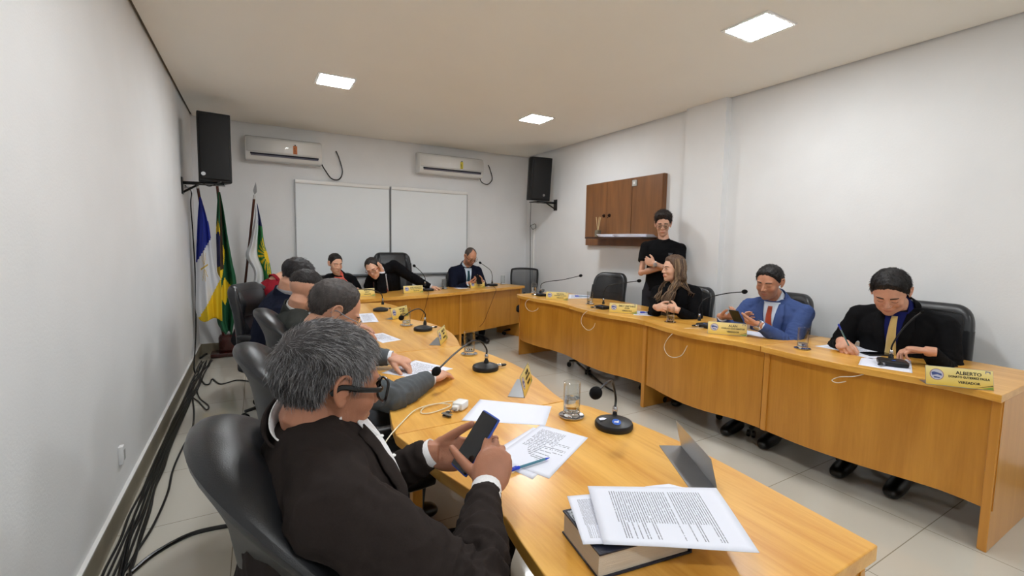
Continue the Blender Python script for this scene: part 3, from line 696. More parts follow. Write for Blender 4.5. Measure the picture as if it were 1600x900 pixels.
# ================================================================== wall fixtures
M_ACW = pbr('ac_white', (226, 226, 224), .18)
M_DARKSLOT = pbr('vent_dark', (22, 24, 40), .5)
def air_con(x0, x1, z0, z1, label, sticker, sx, lcol):
    d = .20; w = x1-x0; h = z1-z0; cx = (x0+x1)/2
    t = thing('air_conditioner', label, 'air conditioner', (cx, YB, z0), 0, 'split air conditioners on the back wall')
    # profile in (y, z): y negative towards the room
    pr = [(0, 0), (0, h), (-.10, h), (-.165, h-.012), (-.198, h-.045), (-.206, h*.55), (-.200, h*.30), (-.182, .10*h), (-.150, .0), (-.06, -.002)]
    P = [tuple(p) for p in cr([np.array([a, b]) for a, b in pr], 4)]
    n = len(P); xs = [-w/2, -w/2+.004, -w/2+.02, w/2-.02, w/2-.004, w/2]; sc_ = [.93, .985, 1, 1, .985, .93]
    mb = MB(); cy, cz = -.1, h/2
    V = [(x, cy+(p[0]-cy)*k if p[0] < -.02 else p[0], cz+(p[1]-cz)*k) for x, k in zip(xs, sc_) for p in P]
    F = [(i*n+j, i*n+(j+1) % n, (i+1)*n+(j+1) % n, (i+1)*n+j) for i in range(5) for j in range(n)]+[tuple(range(n))[::-1], tuple(5*n+j for j in range(n))]
    mb.add(V, F).build('body', M_ACW, t, angle=50)
    # front glossy panel
    fp = [(-.204, h-.03), (-.212, h*.55), (-.206, h*.30)]
    MB().grid(2, 9, lambda u, v: ((u-.5)*(w-.03), np.interp(v, [0, .5, 1], [fp[2][0], fp[1][0], fp[0][0]])-.001, fp[2][1]+(fp[0][1]-fp[2][1])*v)).build('front_panel', pbr('ac_front', (232, 232, 230), .08, coat=.5), t, thick=.003)
    # outlet slot with louvre
    a0 = np.array([-.203, h*.27]); a1 = np.array([-.176, .045*h+.004])
    MB().add([(-w/2+.05, a0[0], a0[1]), (w/2-.04, a0[0], a0[1]), (w/2-.04, a1[0]-.012, a1[1]+.03), (-w/2+.05, a1[0]-.012, a1[1]+.03)], [(0, 1, 2, 3)]).build('air_outlet', M_DARKSLOT, t, smooth=False)
    MB().add([(-w/2+.055, a0[0]-.006, a0[1]-.018), (w/2-.045, a0[0]-.006, a0[1]-.018), (w/2-.045, a1[0]-.018, a1[1]+.026), (-w/2+.055, a1[0]-.018, a1[1]+.026)], [(0, 1, 2, 3)]).build('louvre', pbr('louvre_grey', (120, 120, 135), .3), t, smooth=False, thick=.002)
    m = MB(); y0 = -.2145
    m.add([(sx-.022, y0, h*.34), (sx+.022, y0, h*.34), (sx+.022, y0-.001, h*.70), (sx-.022, y0-.001, h*.70)], [(0, 1, 2, 3)]); m.build('energy_label', pbr('label_%s' % lcol[3], lcol[:3], .5), t, smooth=False, thick=.0006)
    m = MB()
    for k in range(4): m.add([(sx-.014, y0-.0012, h*(.38+.06*k)), (sx+.012-.004*k, y0-.0012, h*(.38+.06*k)), (sx+.012-.004*k, y0-.0012, h*(.405+.06*k)), (sx-.014, y0-.0012, h*(.405+.06*k))], [(0, 1, 2, 3)])
    m.build('label_print', pbr('label_print', (120, 60, 30), .5) if lcol[3] == 'o' else M_INK, t, smooth=False)
    MB().lathe([(0, 0), (.008, 0), (.008, .004), (0, .004)], (sx, y0-.004, h*.72), n=14, M=np.array(Matrix.Rotation(PI/2, 3, 'X'))).build('magnet', M_INK, t)
    return t
c0 = ay(382, 208, YB-.2); c1 = ay(503, 221, YB-.2); b0 = ay(385, 247, YB-.19)
air_con(c0[0], c1[0], b0[2], c0[2]-.005, 'white split air conditioner with orange label, nearer the flags', 'o', .11, (206, 120, 60, 'o'))
c0 = ay(656, 236, YB-.2); c1 = ay(756, 248, YB-.2); b0 = ay(657, 269, YB-.19)
air_con(c0[0], c1[0], b0[2], c0[2]-.005, 'white split air conditioner with yellow label, nearer the right speaker', 'y', .13, (224, 208, 70, 'y'))
o = MB().tube(cr([ay(502, 256, YB-.12), ay(508, 266, YB-.1), ay(518, 279, YB-.06), ay(530, 280, YB-.03), ay(535, 268, YB-.02), ay(530, 248, YB-.015), ay(525, 236, YB-.01)], 8), .008, 8).build('power_cable', M_BLKS, None)
tag(o, 'black power cable drooping beside the air conditioner with orange label', 'cable', 'air conditioner cables')
o = MB().tube(cr([ay(749, 277, YB-.12), ay(753, 285, YB-.08), ay(762, 288, YB-.04), ay(769, 280, YB-.02), ay(766, 266, YB-.01), ay(763, 258, YB-.006)], 8), .007, 8).build('power_cable', M_BLKS, None)
tag(o, 'black power cable drooping beside the air conditioner with yellow label', 'cable', 'air conditioner cables')

# roller blinds in front of the window
M_BLIND = pbr('blind_fabric', (232, 237, 240), .85, var=.015, vscale=2)
zt = ay(462, 280, YB-.05)[2]; zb_ = ay(640, 428, YB-.03)[2]
xa = ay(461, 300, YB-.04)[0]; xb = ay(609.5, 300, YB-.04)[0]; xc = ay(730, 310, YB-.04)[0]
for (p, q, lab) in ((xa, xb-.012, 'wide white roller blind left of the dark gap, behind the seated woman'), (xb+.012, xc, 'white roller blind right of the dark gap, behind the high-backed chair')):
    t = thing('roller_blind', lab, 'blind', ((p+q)/2, YB-.04, zb_), 0, 'roller blinds over the back window'); w = q-p
    MB().grid(2, 2, lambda u, v: ((u-.5)*(w-.01), 0, v*(zt-zb_-.03))).build('fabric', M_BLIND, t, smooth=False, thick=.002)
    MB().rbox((0, .0, zt-zb_-.022), (w, .05, .05), .012, n=3).build('cassette', M_WHITE, t)
    MB().rbox((0, 0, 0), (w-.012, .014, .028), .005, n=3).build('bottom_rail', pbr('rail_grey', (130, 134, 138), .4), t)
    for s_ in (-1, 1): MB().box((s_*(w/2+.001), .012, (zt-zb_)/2), (.008, .03, zt-zb_)).build('side_guide', pbr('guide_grey', (175, 178, 180), .4), t, smooth=False)
m = MB().box(((xa+xc)/2, YB-.004, (zt+zb_)/2), (xc-xa, .008, zt-zb_-.02)); struct('window_1', m, pbr('window_dark', (60, 62, 66), .2), smooth=False)
for (px, py) in ((607, 287), (726, 298), (739, 300), (440, 275), (440, 278)):
    pass

# speakers
M_SPK = pbr('speaker_black', (10, 10, 11), .6, bump=.3, bscale=200)
M_GRILLE = pbr('speaker_grille', (9, 9, 10), .65, bump=.8, bscale=420)
def speaker(loc, rz, w, d, h, label, tilt=0, badge=(-.1, .05), chamfer=.35):
    t = thing('wall_speaker', label, 'speaker', loc, 0, 'black loudspeakers in the back corners')
    A = np.array(Matrix.Rotation(rz, 3, 'Z') @ Matrix.Rotation(tilt, 3, 'X'))
    # plan: front along -y, narrowing towards the back
    poly = [(-w/2, -d/2), (w/2, -d/2), (w/2, -d/2+d*.35), (w/2*.55, d/2), (-w/2*.55, d/2), (-w/2, -d/2+d*.35)]
    mb = MB().prism(poly, 0, h); mb.v = [tuple(A @ np.array(v)) for v in mb.v]; mb.build('cabinet', M_SPK, t, smooth=False, bevel=.008)
    g_ = MB().rbox((0, 0, 0), (w-.03, .02, h-.05), .009, n=6, fn=lambda P: P+np.c_[P[:, 0]*0, -.012*(1-(P[:, 0]/(w/2))**2), P[:, 0]*0]); g_.v = [tuple(A @ (np.array(v)+np.array([0, -d/2-.004, h/2]))) for v in g_.v]; g_.build('grille', M_GRILLE, t)
    b_ = MB().lathe([(0, 0), (.018, 0), (.018, .002), (0, .002)], (0, 0, 0), n=20, M=np.array(Matrix.Rotation(PI/2, 3, 'X'))); b_.v = [tuple(A @ (np.array(v)+np.array([badge[0], -d/2-.024, badge[1]]))) for v in b_.v]; b_.build('badge', M_STEEL, t)
    return t
sp1 = ad(331, 283, 4.35)
speaker((sp1[0]+.02, sp1[1]+.1, sp1[2]-.01), .12, .27, .27, .655, 'larger black loudspeaker on a bracket in the left back corner above the flags', badge=(-.10, .07))
sp2 = ad(840, 313, 6.45)
speaker((sp2[0], sp2[1]+.05, sp2[2]), -.10, .31, .28, .60, 'black loudspeaker in the right back corner beside the cabinet wall', tilt=.10, badge=(.04, .08))
def bracket(p_wall, p_spk, wall_n, label):
    pw = np.array(p_wall); ps = np.array(p_spk)
    t = thing('speaker_bracket', label, 'bracket', pw, 0, 'speaker wall brackets')
    n = np.array(wall_n, float)
    MB().box(n*.006+np.array([0, 0, -.03]), (abs(n[0])*.008+abs(n[1])*.07+.004, abs(n[1])*.008+abs(n[0])*.07+.004, .16)).build('wall_plate', M_BLKS, t, smooth=False)
    d = ps-pw
    MB().tube([n*.01, n*.01+d*.98], .016, 4).build('arm', M_BLKS, t, smooth=False)
    MB().tube([n*.01+np.array([0, 0, -.09]), d*.5+np.array([0, 0, -.01])], .010, 4).build('brace', M_BLKS, t, smooth=False)
    MB().box(d+np.array([0, 0, -.004]), (.16, .16, .014)).build('shelf_plate', M_BLKS, t, smooth=False)
wp = ax(292, 276, XL)
bracket((XL, sp1[1]+.12, sp1[2]-.02), (sp1[0]+.02, sp1[1]+.1, sp1[2]-.018), (1, 0, 0), 'black steel bracket holding the left loudspeaker to the left wall')
bracket((XR, sp2[1]+.02, sp2[2]-.02), (sp2[0]+.02, sp2[1]+.05, sp2[2]-.018), (-1, 0, 0), 'black steel bracket holding the right loudspeaker to the right wall')
# speaker cables
def cable(pts, label, r=.004, mat=None, group=None, n=8):
    o = MB().tube(cr(pts, n), r, 8).build('cable', mat or M_BLKS, None); return tag(o, label, 'cable', group)
wxr = XR-.035
cable([(min(sp2[0]-.02, wxr), sp2[1]+.15, sp2[2]-.02), ax(829, 330, wxr), ax(828.5, 350, wxr), ax(830, 352, wxr), ax(836, 350, wxr), ax(837, 356, wxr), ax(832, 358, wxr), ax(828.5, 353, wxr), ax(828.5, 372, wxr), ax(828.5, 430, wxr), ax(829, 480, wxr)], 'thin dark cable with a small loop running down the right back corner', r=.0045)
p_ = ax(833, 400, XR-.012)
o = MB().box((XR-.012, p_[1], 1.1), (.022, .045, 1.05)).build('cable_duct', M_WHITE, None, smooth=False); tag(o, 'white plastic cable duct running down the right back corner', 'cable duct')
cable([(XL+.03, sp1[1]+.1, sp1[2]-.05), ax(299, 300, XL+.02), ax(298, 318, XL+.02), ax(301, 360, XL+.02), ax(305, 430, XL+.02), ax(306, 520, XL+.02), ax(303, 570, XL+.03), (XL+.035, ax(303, 570, XL+.03)[1], .012)], 'dark cable dropping from the left loudspeaker bracket to the floor', r=.006)
cable([(XL+.02, sp1[1]+.16, sp1[2]-.06), ax(300, 292, XL+.05), ay(315, 287, 5.0), ay(328, 291, 5.0), ay(345, 284, 5.05), (sp1[0]+.04, sp1[1]+.2, sp1[2]-.01)], 'thin cable sagging below the left loudspeaker', r=.004)
# small outlet on the left wall
p = ax(186, 711, XL)
t = thing('wall_outlet', 'small white outlet box low on the left wall', 'outlet', (XL+.01, p[1], p[2]))
MB().rbox((0, 0, 0), (.022, .04, .09), .006, n=3).build('cover', M_WALL, t)
MB().box((.0115, 0, 0), (.002, .022, .05)).build('socket', pbr('socket_grey', (170, 170, 168), .4), t, smooth=False)
p = ax(283, 501, XL)

# hanging wooden wall cabinet with a shelf
def wall_cabinet():
    y0 = ax(1037, 300, XR-.05)[1]; y1 = ax(917, 300, XR-.05)[1]
    zt_ = ax(917, 289, XR-.05)[2]; z0 = ax(916, 383, XR-.05)[2]
    W = wood('cabinet_brown_wood', (108, 70, 38), (132, 86, 46), .4, axis=2, scale=.8, coat=.1)
    t = thing('wall_cabinet', 'brown wooden cabinet hung on the right wall above the shelf of papers', 'cabinet', (XR, (y0+y1)/2, z0)); w = y1-y0; h = zt_-z0
    MB().box((-.025, 0, h/2), (.05, w, h)).build('body', W, t, smooth=False, bevel=.003)
    zs = ax(921, 372, XR-.05)[2]-z0
    ys = ax(989, 300, XR-.05)[1]-(y0+y1)/2
    for (a, b, nm) in ((-w/2+.006, ys-.004, 'door'), (ys+.004, ys+.004+(w/2-ys)/2-.003, 'door'), (ys+.004+(w/2-ys)/2+.003-.004, w/2-.006, 'door')):
        d = MB().box((-.058, (a+b)/2, (h+zs)/2+.005), (.014, b-a, h-zs-.02)).build(nm, W, t, smooth=False, bevel=.002)
    m1_ = ys+(w/2-ys)/2
    for s_ in (-1, 1):
        k = MB().lathe([(0, 0), (.022, 0), (.022, .006), (.012, .010), (.012, .022), (0, .024)], (-.065, m1_+s_*.05, h*.47), n=16, M=np.array(Matrix.Rotation(-PI/2, 3, 'Y')))
        k.build('handle', pbr('bronze', (50, 32, 24), .35, .6), t)
    MB().lathe([(0, 0), (.008, 0), (.008, .003), (0, .003)], (-.065, m1_-.02, h*.44), n=12, M=np.array(Matrix.Rotation(-PI/2, 3, 'Y'))).build('keyhole', M_BLKS, t)
    ya = ax(921, 371, XR-.2)[1]-(y0+y1)/2; yb_ = ax(1010, 371, XR-.2)[1]-(y0+y1)/2
    MB().box((-.15, (ya+yb_)/2, zs), (.25, abs(ya-yb_), .02)).build('shelf', pbr('dark_shelf', (58, 34, 22), .35), t, smooth=False, bevel=.002)
    p = ax(992, 286, XR-.07)
    MB().rbox((-.072, p[1]-(y0+y1)/2, p[2]-z0), (.016, .07, .07), .004, n=2).build('switch_plate', pbr('switch_grey', (170, 170, 165), .4), t)
    MB().rbox((-.082, p[1]-(y0+y1)/2, p[2]-z0), (.006, .02, .03), .002, n=2).build('switch_rocker', M_WHITE, t)
    zsh = z0+zs+.0105
    # papers on the shelf
    ym = (ya+yb_)/2+(y0+y1)/2
    seq = [(-.17, .26, 8, -.08), (.09, .28, 7, .05), (-.38, .26, 5, .12)]
    for dy, wd, nsh, r_ in seq:
        for k in range(4):
            m = MB().rbox((0, 0, 0), (.2, wd, .008), .003, n=4, M=np.array(Matrix.Rotation(r_+.06*k, 3, 'Z')))
            o = m.build('paper_stack', M_PAPER, None); o.location = (XR-.165, ym+dy+.01*k, zsh+.0045+.0085*k)
            tag(o, {8: 'stack of white papers in the middle of the wall cabinet shelf', 7: 'stack of white papers on the shelf next to the reed diffuser side', 5: 'stack of white papers at the near end of the wall cabinet shelf'}[nsh], 'paper stack', 'paper stacks on the wall shelf')
    p = ax(929, 369, XR-.16)
    t2 = thing('reed_diffuser', 'small glass reed diffuser with thin sticks on the wall shelf', 'diffuser', (p[0], p[1]-.06, zsh))
    MB().rbox((0, 0, .045), (.06, .06, .09), .01, n=3).build('bottle', pbr('diffuser_glass', (150, 140, 120), .1, trans=.5), t2)
    for a in range(5):
        MB().tube([(0, 0, .06), (.03*math.cos(a*1.3), .05*math.sin(a*1.3+.4), .25)], .0025, 6).build('reed', pbr('reed', (214, 196, 150), .7), t2)
wall_cabinet()

# ------------------------------------------------------------------ flags
def flag_stand():
    b = az(357, 548, 0)
    bx, by = b[0]+.05, min(b[1]-.02, YB-.16)
    wd = wood('mahogany', (52, 18, 14), (74, 26, 20), .25, axis=2)
    t = thing('flag_stand', 'dark red wooden flag stand on the floor in the left back corner', 'flag stand', (bx, by, 0))
    MB().rbox((0, 0, .03), (.42, .22, .05), .015, n=3).build('foot', wd, t)
    MB().rbox((0, 0, .15), (.26, .14, .22), .04, n=4).build('block', wd, t)
    poles = [((309, 294), 'blue, white and yellow flag hanging nearest the left wall', 'A', .0, 5.72), ((339, 286), 'green and yellow national flag hanging between two other flags', 'B', .0, 5.78), ((397, 311), 'white and green flag with a yellow sun, on the pole with a silver spearhead', 'C', .0, 5.84)]
    silver = pbr('finial_silver', (200, 202, 205), .3, .8)
    blue = pbr('flag_blue', (28, 44, 140), .75); white = pbr('flag_white', (218, 220, 224), .8); yel = pbr('flag_yellow', (232, 196, 30), .75)
    grn = pbr('flag_green', (20, 84, 52), .75); grn2 = pbr('flag_leaf_green', (36, 120, 60), .75); dk = pbr('flag_navy', (24, 34, 90), .75); gold = pbr('flag_gold', (205, 170, 60), .7); brn = pbr('pole_wood', (74, 36, 24), .3)
    for k, ((px, py), lab, kind, _, Y) in enumerate(poles):
        top = ay(px, py, Y); foot = np.array([bx+(-.08, 0, .08)[k], by, .22])
        f = thing('flag', lab, 'flag', foot, 0, 'flags on the wooden stand')
        MB().tube([(0, 0, 0), top-foot], .013, 10).build('pole', brn, f)
        d = (top-foot)/np.linalg.norm(top-foot); Mx = np.array(Vector(d).to_track_quat('Z', 'X').to_matrix())
        fin = MB()
        if kind == 'C':
            fin.lathe([(0, 0), (.012, 0), (.012, .04), (.008, .05), (0, .052)], top-foot, n=12, M=Mx)
            fin.add([tuple(Mx @ np.array(q)+(top-foot)) for q in ((0, 0, .045), (.038, 0, .085), (.022, 0, .14), (0, 0, .19), (-.022, 0, .14), (-.038, 0, .085), (0, .008, .09), (0, -.008, .09))],
                    [(0, 1, 6), (1, 2, 6), (2, 3, 6), (3, 4, 6), (4, 5, 6), (5, 0, 6), (1, 0, 7), (2, 1, 7), (3, 2, 7), (4, 3, 7), (5, 4, 7), (0, 5, 7)])
        else:
            fin.lathe([(0, 0), (.015, 0), (.018, .03), (.010, .05), (0, .07)], top-foot, n=12, M=Mx)
        fin.build('finial', silver, f)
        # cloth from left and right outline polylines (px), folded in depth
        if kind == 'A':
            Lp = [(312, 308), (309, 345), (307, 400), (306, 450), (306, 486), (312, 500)]; Rp = [(314, 308), (325, 345), (331, 385), (339, 425), (345, 442), (347, 500)]
            mats = [blue, white, yel, gold]
            def col(u, v):
                d_ = v+.10*(u-.5)
                if v < .44-.10*u: return 0 if u < .97-.1*v or v > .2 else 1
                if v > .93-.17*u: return 2
                a_ = math.atan2(v-.5, (u-.45)*.7); r_ = math.hypot((u-.45)*.7, (v-.5)*1.3)
                if r_ < .14 and math.cos(a_*8) > .86-.9*(r_ < .06): return 3
                return 1
        elif kind == 'B':
            Lp = [(341, 300), (339, 330), (338, 370), (339, 420), (338, 470), (340, 505), (352, 520)]; Rp = [(344, 300), (350, 330), (356, 370), (363, 410), (369, 440), (368, 480), (362, 520)]
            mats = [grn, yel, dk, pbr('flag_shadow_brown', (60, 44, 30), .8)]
            def col(u, v):
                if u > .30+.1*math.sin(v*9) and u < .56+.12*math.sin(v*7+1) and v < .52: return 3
                r_ = abs(u-.15)*.9+abs(v-.42)*2.0
                if math.hypot((u-.15)*.8, (v-.40)*2.0) < .20: return 2
                if r_ < .42: return 1
                if abs(u-.45)*1.0+abs(v-.66)*3.0 < .28: return 1
                return 0
        else:
            Lp = [(400, 318), (397, 345), (390, 380), (384, 400), (397, 425), (394, 452)]; Rp = [(402, 318), (409, 350), (413, 380), (419, 400), (424, 425), (427, 455)]
            mats = [white, grn2, yel, dk]
            def col(u, v):
                if u < .55-.02*v: return 0
                if v < .22: return 3
                cy_, cx_ = .60, .98; a_ = math.atan2((v-cy_)*1.6, (u-cx_)); r_ = math.hypot((u-cx_), (v-cy_)*1.6)
                if r_ < .14 or (r_ < .42 and math.cos(a_*18) > .1): return 2
                return 1
        LP = np.array(cr([np.array(q, float) for q in Lp], 8)); RP = np.array(cr([np.array(q, float) for q in Rp], 8))
        nu, nv = 44, 90
        def fn(u, v):
            i = v*(len(LP)-1); j = v*(len(RP)-1)
            a = np.array([np.interp(i, range(len(LP)), LP[:, 0]), np.interp(i, range(len(LP)), LP[:, 1])]); b_ = np.array([np.interp(j, range(len(RP)), RP[:, 0]), np.interp(j, range(len(RP)), RP[:, 1])])
            q = a*(1-u)+b_*u
            y = Y-.05+.045*min(1, v*3)*math.sin(u*9+k+v*1.5)+.02*math.sin(u*19+v*3)*min(1, v*3)
            return ay(q[0], q[1]+(3*math.sin(u*7+k) if v > .9 else 0), y)-foot
        m = MB().grid(nu, nv, fn); o = m.build('cloth', mats, f)
        for pi_, p_ in enumerate(o.data.polygons):
            u = (pi_ % (nu-1)+.5)/(nu-1); v = (pi_//(nu-1)+.5)/(nv-1); p_.material_index = col(u, v)
        q = o.modifiers.new('solid', 'SOLIDIFY'); q.thickness = .003
flag_stand()

# ------------------------------------------------------------------ floor cables along the left wall
def wcable(pts2, label, r, seed=0, group='black cables bundled along the left wall'):
    rnd = np.random.RandomState(seed); pts = []
    for (x, y) in pts2:
        pts.append((x, y, r+.001+.012*rnd.rand()))
    return cable(pts, label, r, group=group)
rnd = np.random.RandomState(5)
for k in range(8):
    pts = []; off = .02+.014*k
    for i, y in enumerate(np.linspace(1.2, 5.95, 22)):
        loose = .5+.5*math.sin(y*1.1+.5)
        pts.append((XL+.022+off*(.55+.6*loose)+.03*rnd.randn()*.5*loose, y+.01*rnd.randn()))
    wcable(pts, 'black cable in the bundle along the foot of the left wall', .0055, seed=k)
def fl(pxs, r=.006, z=None): return [az(x, y, r+.002) for x, y in pxs]
cable(fl([(307, 577), (318, 598), (327, 600), (332, 592), (345, 600), (370, 594), (392, 596)]), 'black cable leaving the wall bundle towards the third chair', .006, group='loose floor cables')
cable(fl([(300, 620), (311, 628), (322, 640), (326, 634), (312, 622), (307, 608)]), 'black cable loop lying loose beside the wall bundle', .005, group='loose floor cables')
cable(fl([(200, 899), (240, 866), (290, 838), (330, 826), (380, 818)]), 'thick black cable arcing over the tiles behind the nearest chair', .010, group='loose floor cables')
cable(fl([(301, 622), (303, 645), (300, 672), (285, 700), (270, 735), (262, 770), (240, 820), (215, 860), (190, 900)]), 'black cable swinging out from the wall bundle near the outlet', .006, group='loose floor cables')
cable(fl([(312, 560), (325, 552), (345, 548), (350, 552)]), 'thick dark cable running from the wall bundle to the flag stand', .012, group='loose floor cables')
cable([az(893, 552, .16), az(897, 556, .03), az(905, 568, .01), az(925, 586, .01), az(945, 603, .01), az(960, 612, .01)], 'black cable lying on the floor under the right row', .009, group='loose floor cables')

# ================================================================== chairs
def star_base(t, h=.38, r=.29, a0=.3):
    MB().tube([(0, 0, .06), (0, 0, .14)], .035, 16).build('hub', M_BLK, t)
    MB().tube([(0, 0, .12), (0, 0, h)], .022, 16).build('column', M_BLKS, t)
    for k in range(5):
        a = a0+2*PI*k/5; e = np.array([r*math.cos(a), r*math.sin(a), .062])
        leg = MB().tube([(0, 0, .095), e*[.5, .5, 1]+np.array([0, 0, .022]), e+np.array([0, 0, .006])], [.026, .022, .016], 8, sx=.7).build('leg', M_BLK, t)
        w = MB()
        for s_ in (-1, 1):
            c = e+np.array([-math.sin(a), math.cos(a), 0])*s_*.017+np.array([0, 0, -.034])
            w.lathe([(0, -.009), (.024, -.009), (.026, 0), (.024, .009), (0, .009)], c, n=16, M=np.array(Matrix.Rotation(a, 3, 'Z') @ Matrix.Rotation(PI/2, 3, 'X')))
        w.build('caster', M_BLKS, leg)
def seat_pad(t, mat, w=.50, d=.50, z=.46):
    MB().rbox((.02, 0, z-.045), (d, w, .11), .045, n=8, fn=lambda P: P+np.c_[P[:, 0]*0, P[:, 0]*0, .012*np.cos(P[:, 0]*5)*np.cos(P[:, 1]*5)*(P[:, 2] > 0)]).build('seat', mat, t)
    MB().box((0, 0, z-.115), (.3, .3, .03)).build('seat_plate', M_BLK, t, smooth=False)
def arms(t, w=.30, z=.66, x0=-.16, x1=.20):
    for s_ in (-1, 1):
        MB().rbox(((x0+x1)/2, s_*w, z), (x1-x0, .065, .04), .018, n=5).build('armrest', M_LEATHER, t)
        MB().tube(cr([(-.02, s_*(w-.05), .40), (-.02, s_*w, .43), (.0, s_*w, .52), (.02, s_*w, z-.01)], 5), .016, 8, sx=1.6).build('arm_support', M_BLK, t)
def tub_chair(loc, rz, label, group='tub-backed leather chairs of the left row', zt=.99, wrap=1.25, R=.27, th=.085, arm=True, recl=.16):
    t = thing('tub_armchair', label, 'chair', (loc[0], loc[1], 0), rz, group)
    L = 2*wrap*R; h = zt-.44
    def fn(P):
        a = P[:, 0]/R; hh = (P[:, 2]+h/2)/h; k = 1-.42*np.abs(a/wrap)**2.2
        lip = .035*np.clip((hh-.72)/.28, 0, 1)**1.5
        r = R+P[:, 1]*(1+.35*np.clip((hh-.7)/.3, 0, 1)*(1-np.abs(a/wrap)**3))+lip
        z = .44+hh*h*k
        x = -r*np.cos(a)*1.0+.02; y = r*np.sin(a)
        x = x-(z-.44)*recl
        return np.c_[x, y, z]
    MB().rbox((0, 0, 0), (L, th, h), .042, n=22, fn=fn).build('backrest', M_LEATHER, t)
    seat_pad(t, M_LEATHER); star_base(t)
    if arm: arms(t)
    return t
def flat_chair(loc, rz, label, group, zt=1.0, w=.46, h=.56, th=.075, cushions=False, curve=.06, rnd=.11, arm=True, mat=None, recl=.12):
    mat = mat or M_LEATHER
    t = thing('office_chair', label, 'chair', (loc[0], loc[1], 0), rz, group)
    def fn(P):
        y = P[:, 0]; z = P[:, 2]; v = (z+h/2)/h
        # rounded outline: narrow slightly at the top
        y = y*(1-.10*v**2-.05*(1-v))
        cr_ = np.clip((np.abs(P[:, 0])-w/2+rnd)/rnd, 0, 1); z = z-(1-np.sqrt(np.maximum(0, 1-cr_**2)))*rnd*np.sign(z)*(np.abs(z) > h/2-rnd*1.2)
        x = P[:, 1]-.25+curve*(np.abs(y)/(w/2))**2+.03*np.sin(v*3.0)
        if cushions:
            x = x+.018*np.cos(v*16)*(P[:, 1] > 0)*(np.abs(P[:, 0]) < w*.36)+.014*(P[:, 1] > 0)*(np.abs(P[:, 0]) < w*.34)
        zz = zt-h+v*h+(z-P[:, 2]); x = x-(zz-.45)*recl
        return np.c_[x, y, zz]
    MB().rbox((0, 0, 0), (w, th, h), .035, n=22, fn=fn).build('backrest', mat, t)
    # piped outline of the inner cushion
    def pt(yy, v):
        y = yy*(1-.10*v*v-.05*(1-v)); x = th/2-.25+curve*(abs(y)/(w/2))**2+.03*math.sin(v*3)+.001; z = zt-h+v*h
        return (x-(z-.45)*recl, y, z)
    ww = w/2-.055
    ring = [pt(a, b) for a, b in [(-ww, .12), (-ww, .5), (-ww, .85), (-ww*.8, .91), (0, .92), (ww*.8, .91), (ww, .85), (ww, .5), (ww, .12), (ww*.8, .07), (0, .06), (-ww*.8, .07)]]
    MB().tube(cr(ring, 5, closed=True), .003, 6, closed=True).build('seam', pbr('seam_black', (24, 24, 26), .5), t)
    MB().tube(cr([pt(-ww, .62), pt(0, .60), pt(ww, .62)], 8), .003, 6).build('seam', MATS['seam_black'], t)
    MB().tube(cr([(-.05, 0, .38), (-.24, 0, .38), (-.30, 0, .46), (-.30-.02, 0, .62)], 6), .02, 8, sx=1.8).build('back_support', M_BLK, t)
    seat_pad(t, mat); star_base(t)
    if arm: arms(t)
    return t
tub_chair((.272, .985), .02, 'black leather tub chair nearest the camera, under the grey haired man using a phone', zt=1.05, R=.245)
tub_chair((.30, 1.98), 0, 'black leather tub chair second along the left row, under the grey suited man', zt=.99, R=.25)
tub_chair((.36, 2.98), 0, 'black leather tub chair third along the left row, under the man with shaved sides', zt=.985, R=.25)
flat_chair((.16, 4.0), -.55, 'high black leather chair with cushioned back at the far left, before the flags', None, zt=1.03, w=.5, h=.62, cushions=True)
flat_chair((3.26, 3.80), PI+.30, 'empty black leather office chair between the far microphone and standing man', 'leather office chairs of the right row', zt=1.06)
flat_chair((3.36, 2.80), PI+.10, 'black leather office chair behind the seated woman in black', 'leather office chairs of the right row', zt=1.0)
flat_chair((3.38, 1.98), PI+.05, 'black leather office chair behind the man in blue suit', 'leather office chairs of the right row', zt=1.03)
flat_chair((3.42, 1.13), PI+.05, 'black leather office chair behind the man in black suit writing', 'leather office chairs of the right row', zt=1.06, w=.50)
flat_chair((1.60, 5.86), -PI/2, 'wide high-backed black chair behind the man leaning on his hand', None, zt=1.22, w=.56, h=.80, cushions=True, curve=.05, recl=.06)
flat_chair((.92, 5.90), -PI/2, 'black office chair of the woman in coral blouse', None, zt=.95, recl=.06)
flat_chair((2.60, 5.92), -PI/2, 'black office chair of the bald man in navy suit', None, zt=.96, recl=.06)
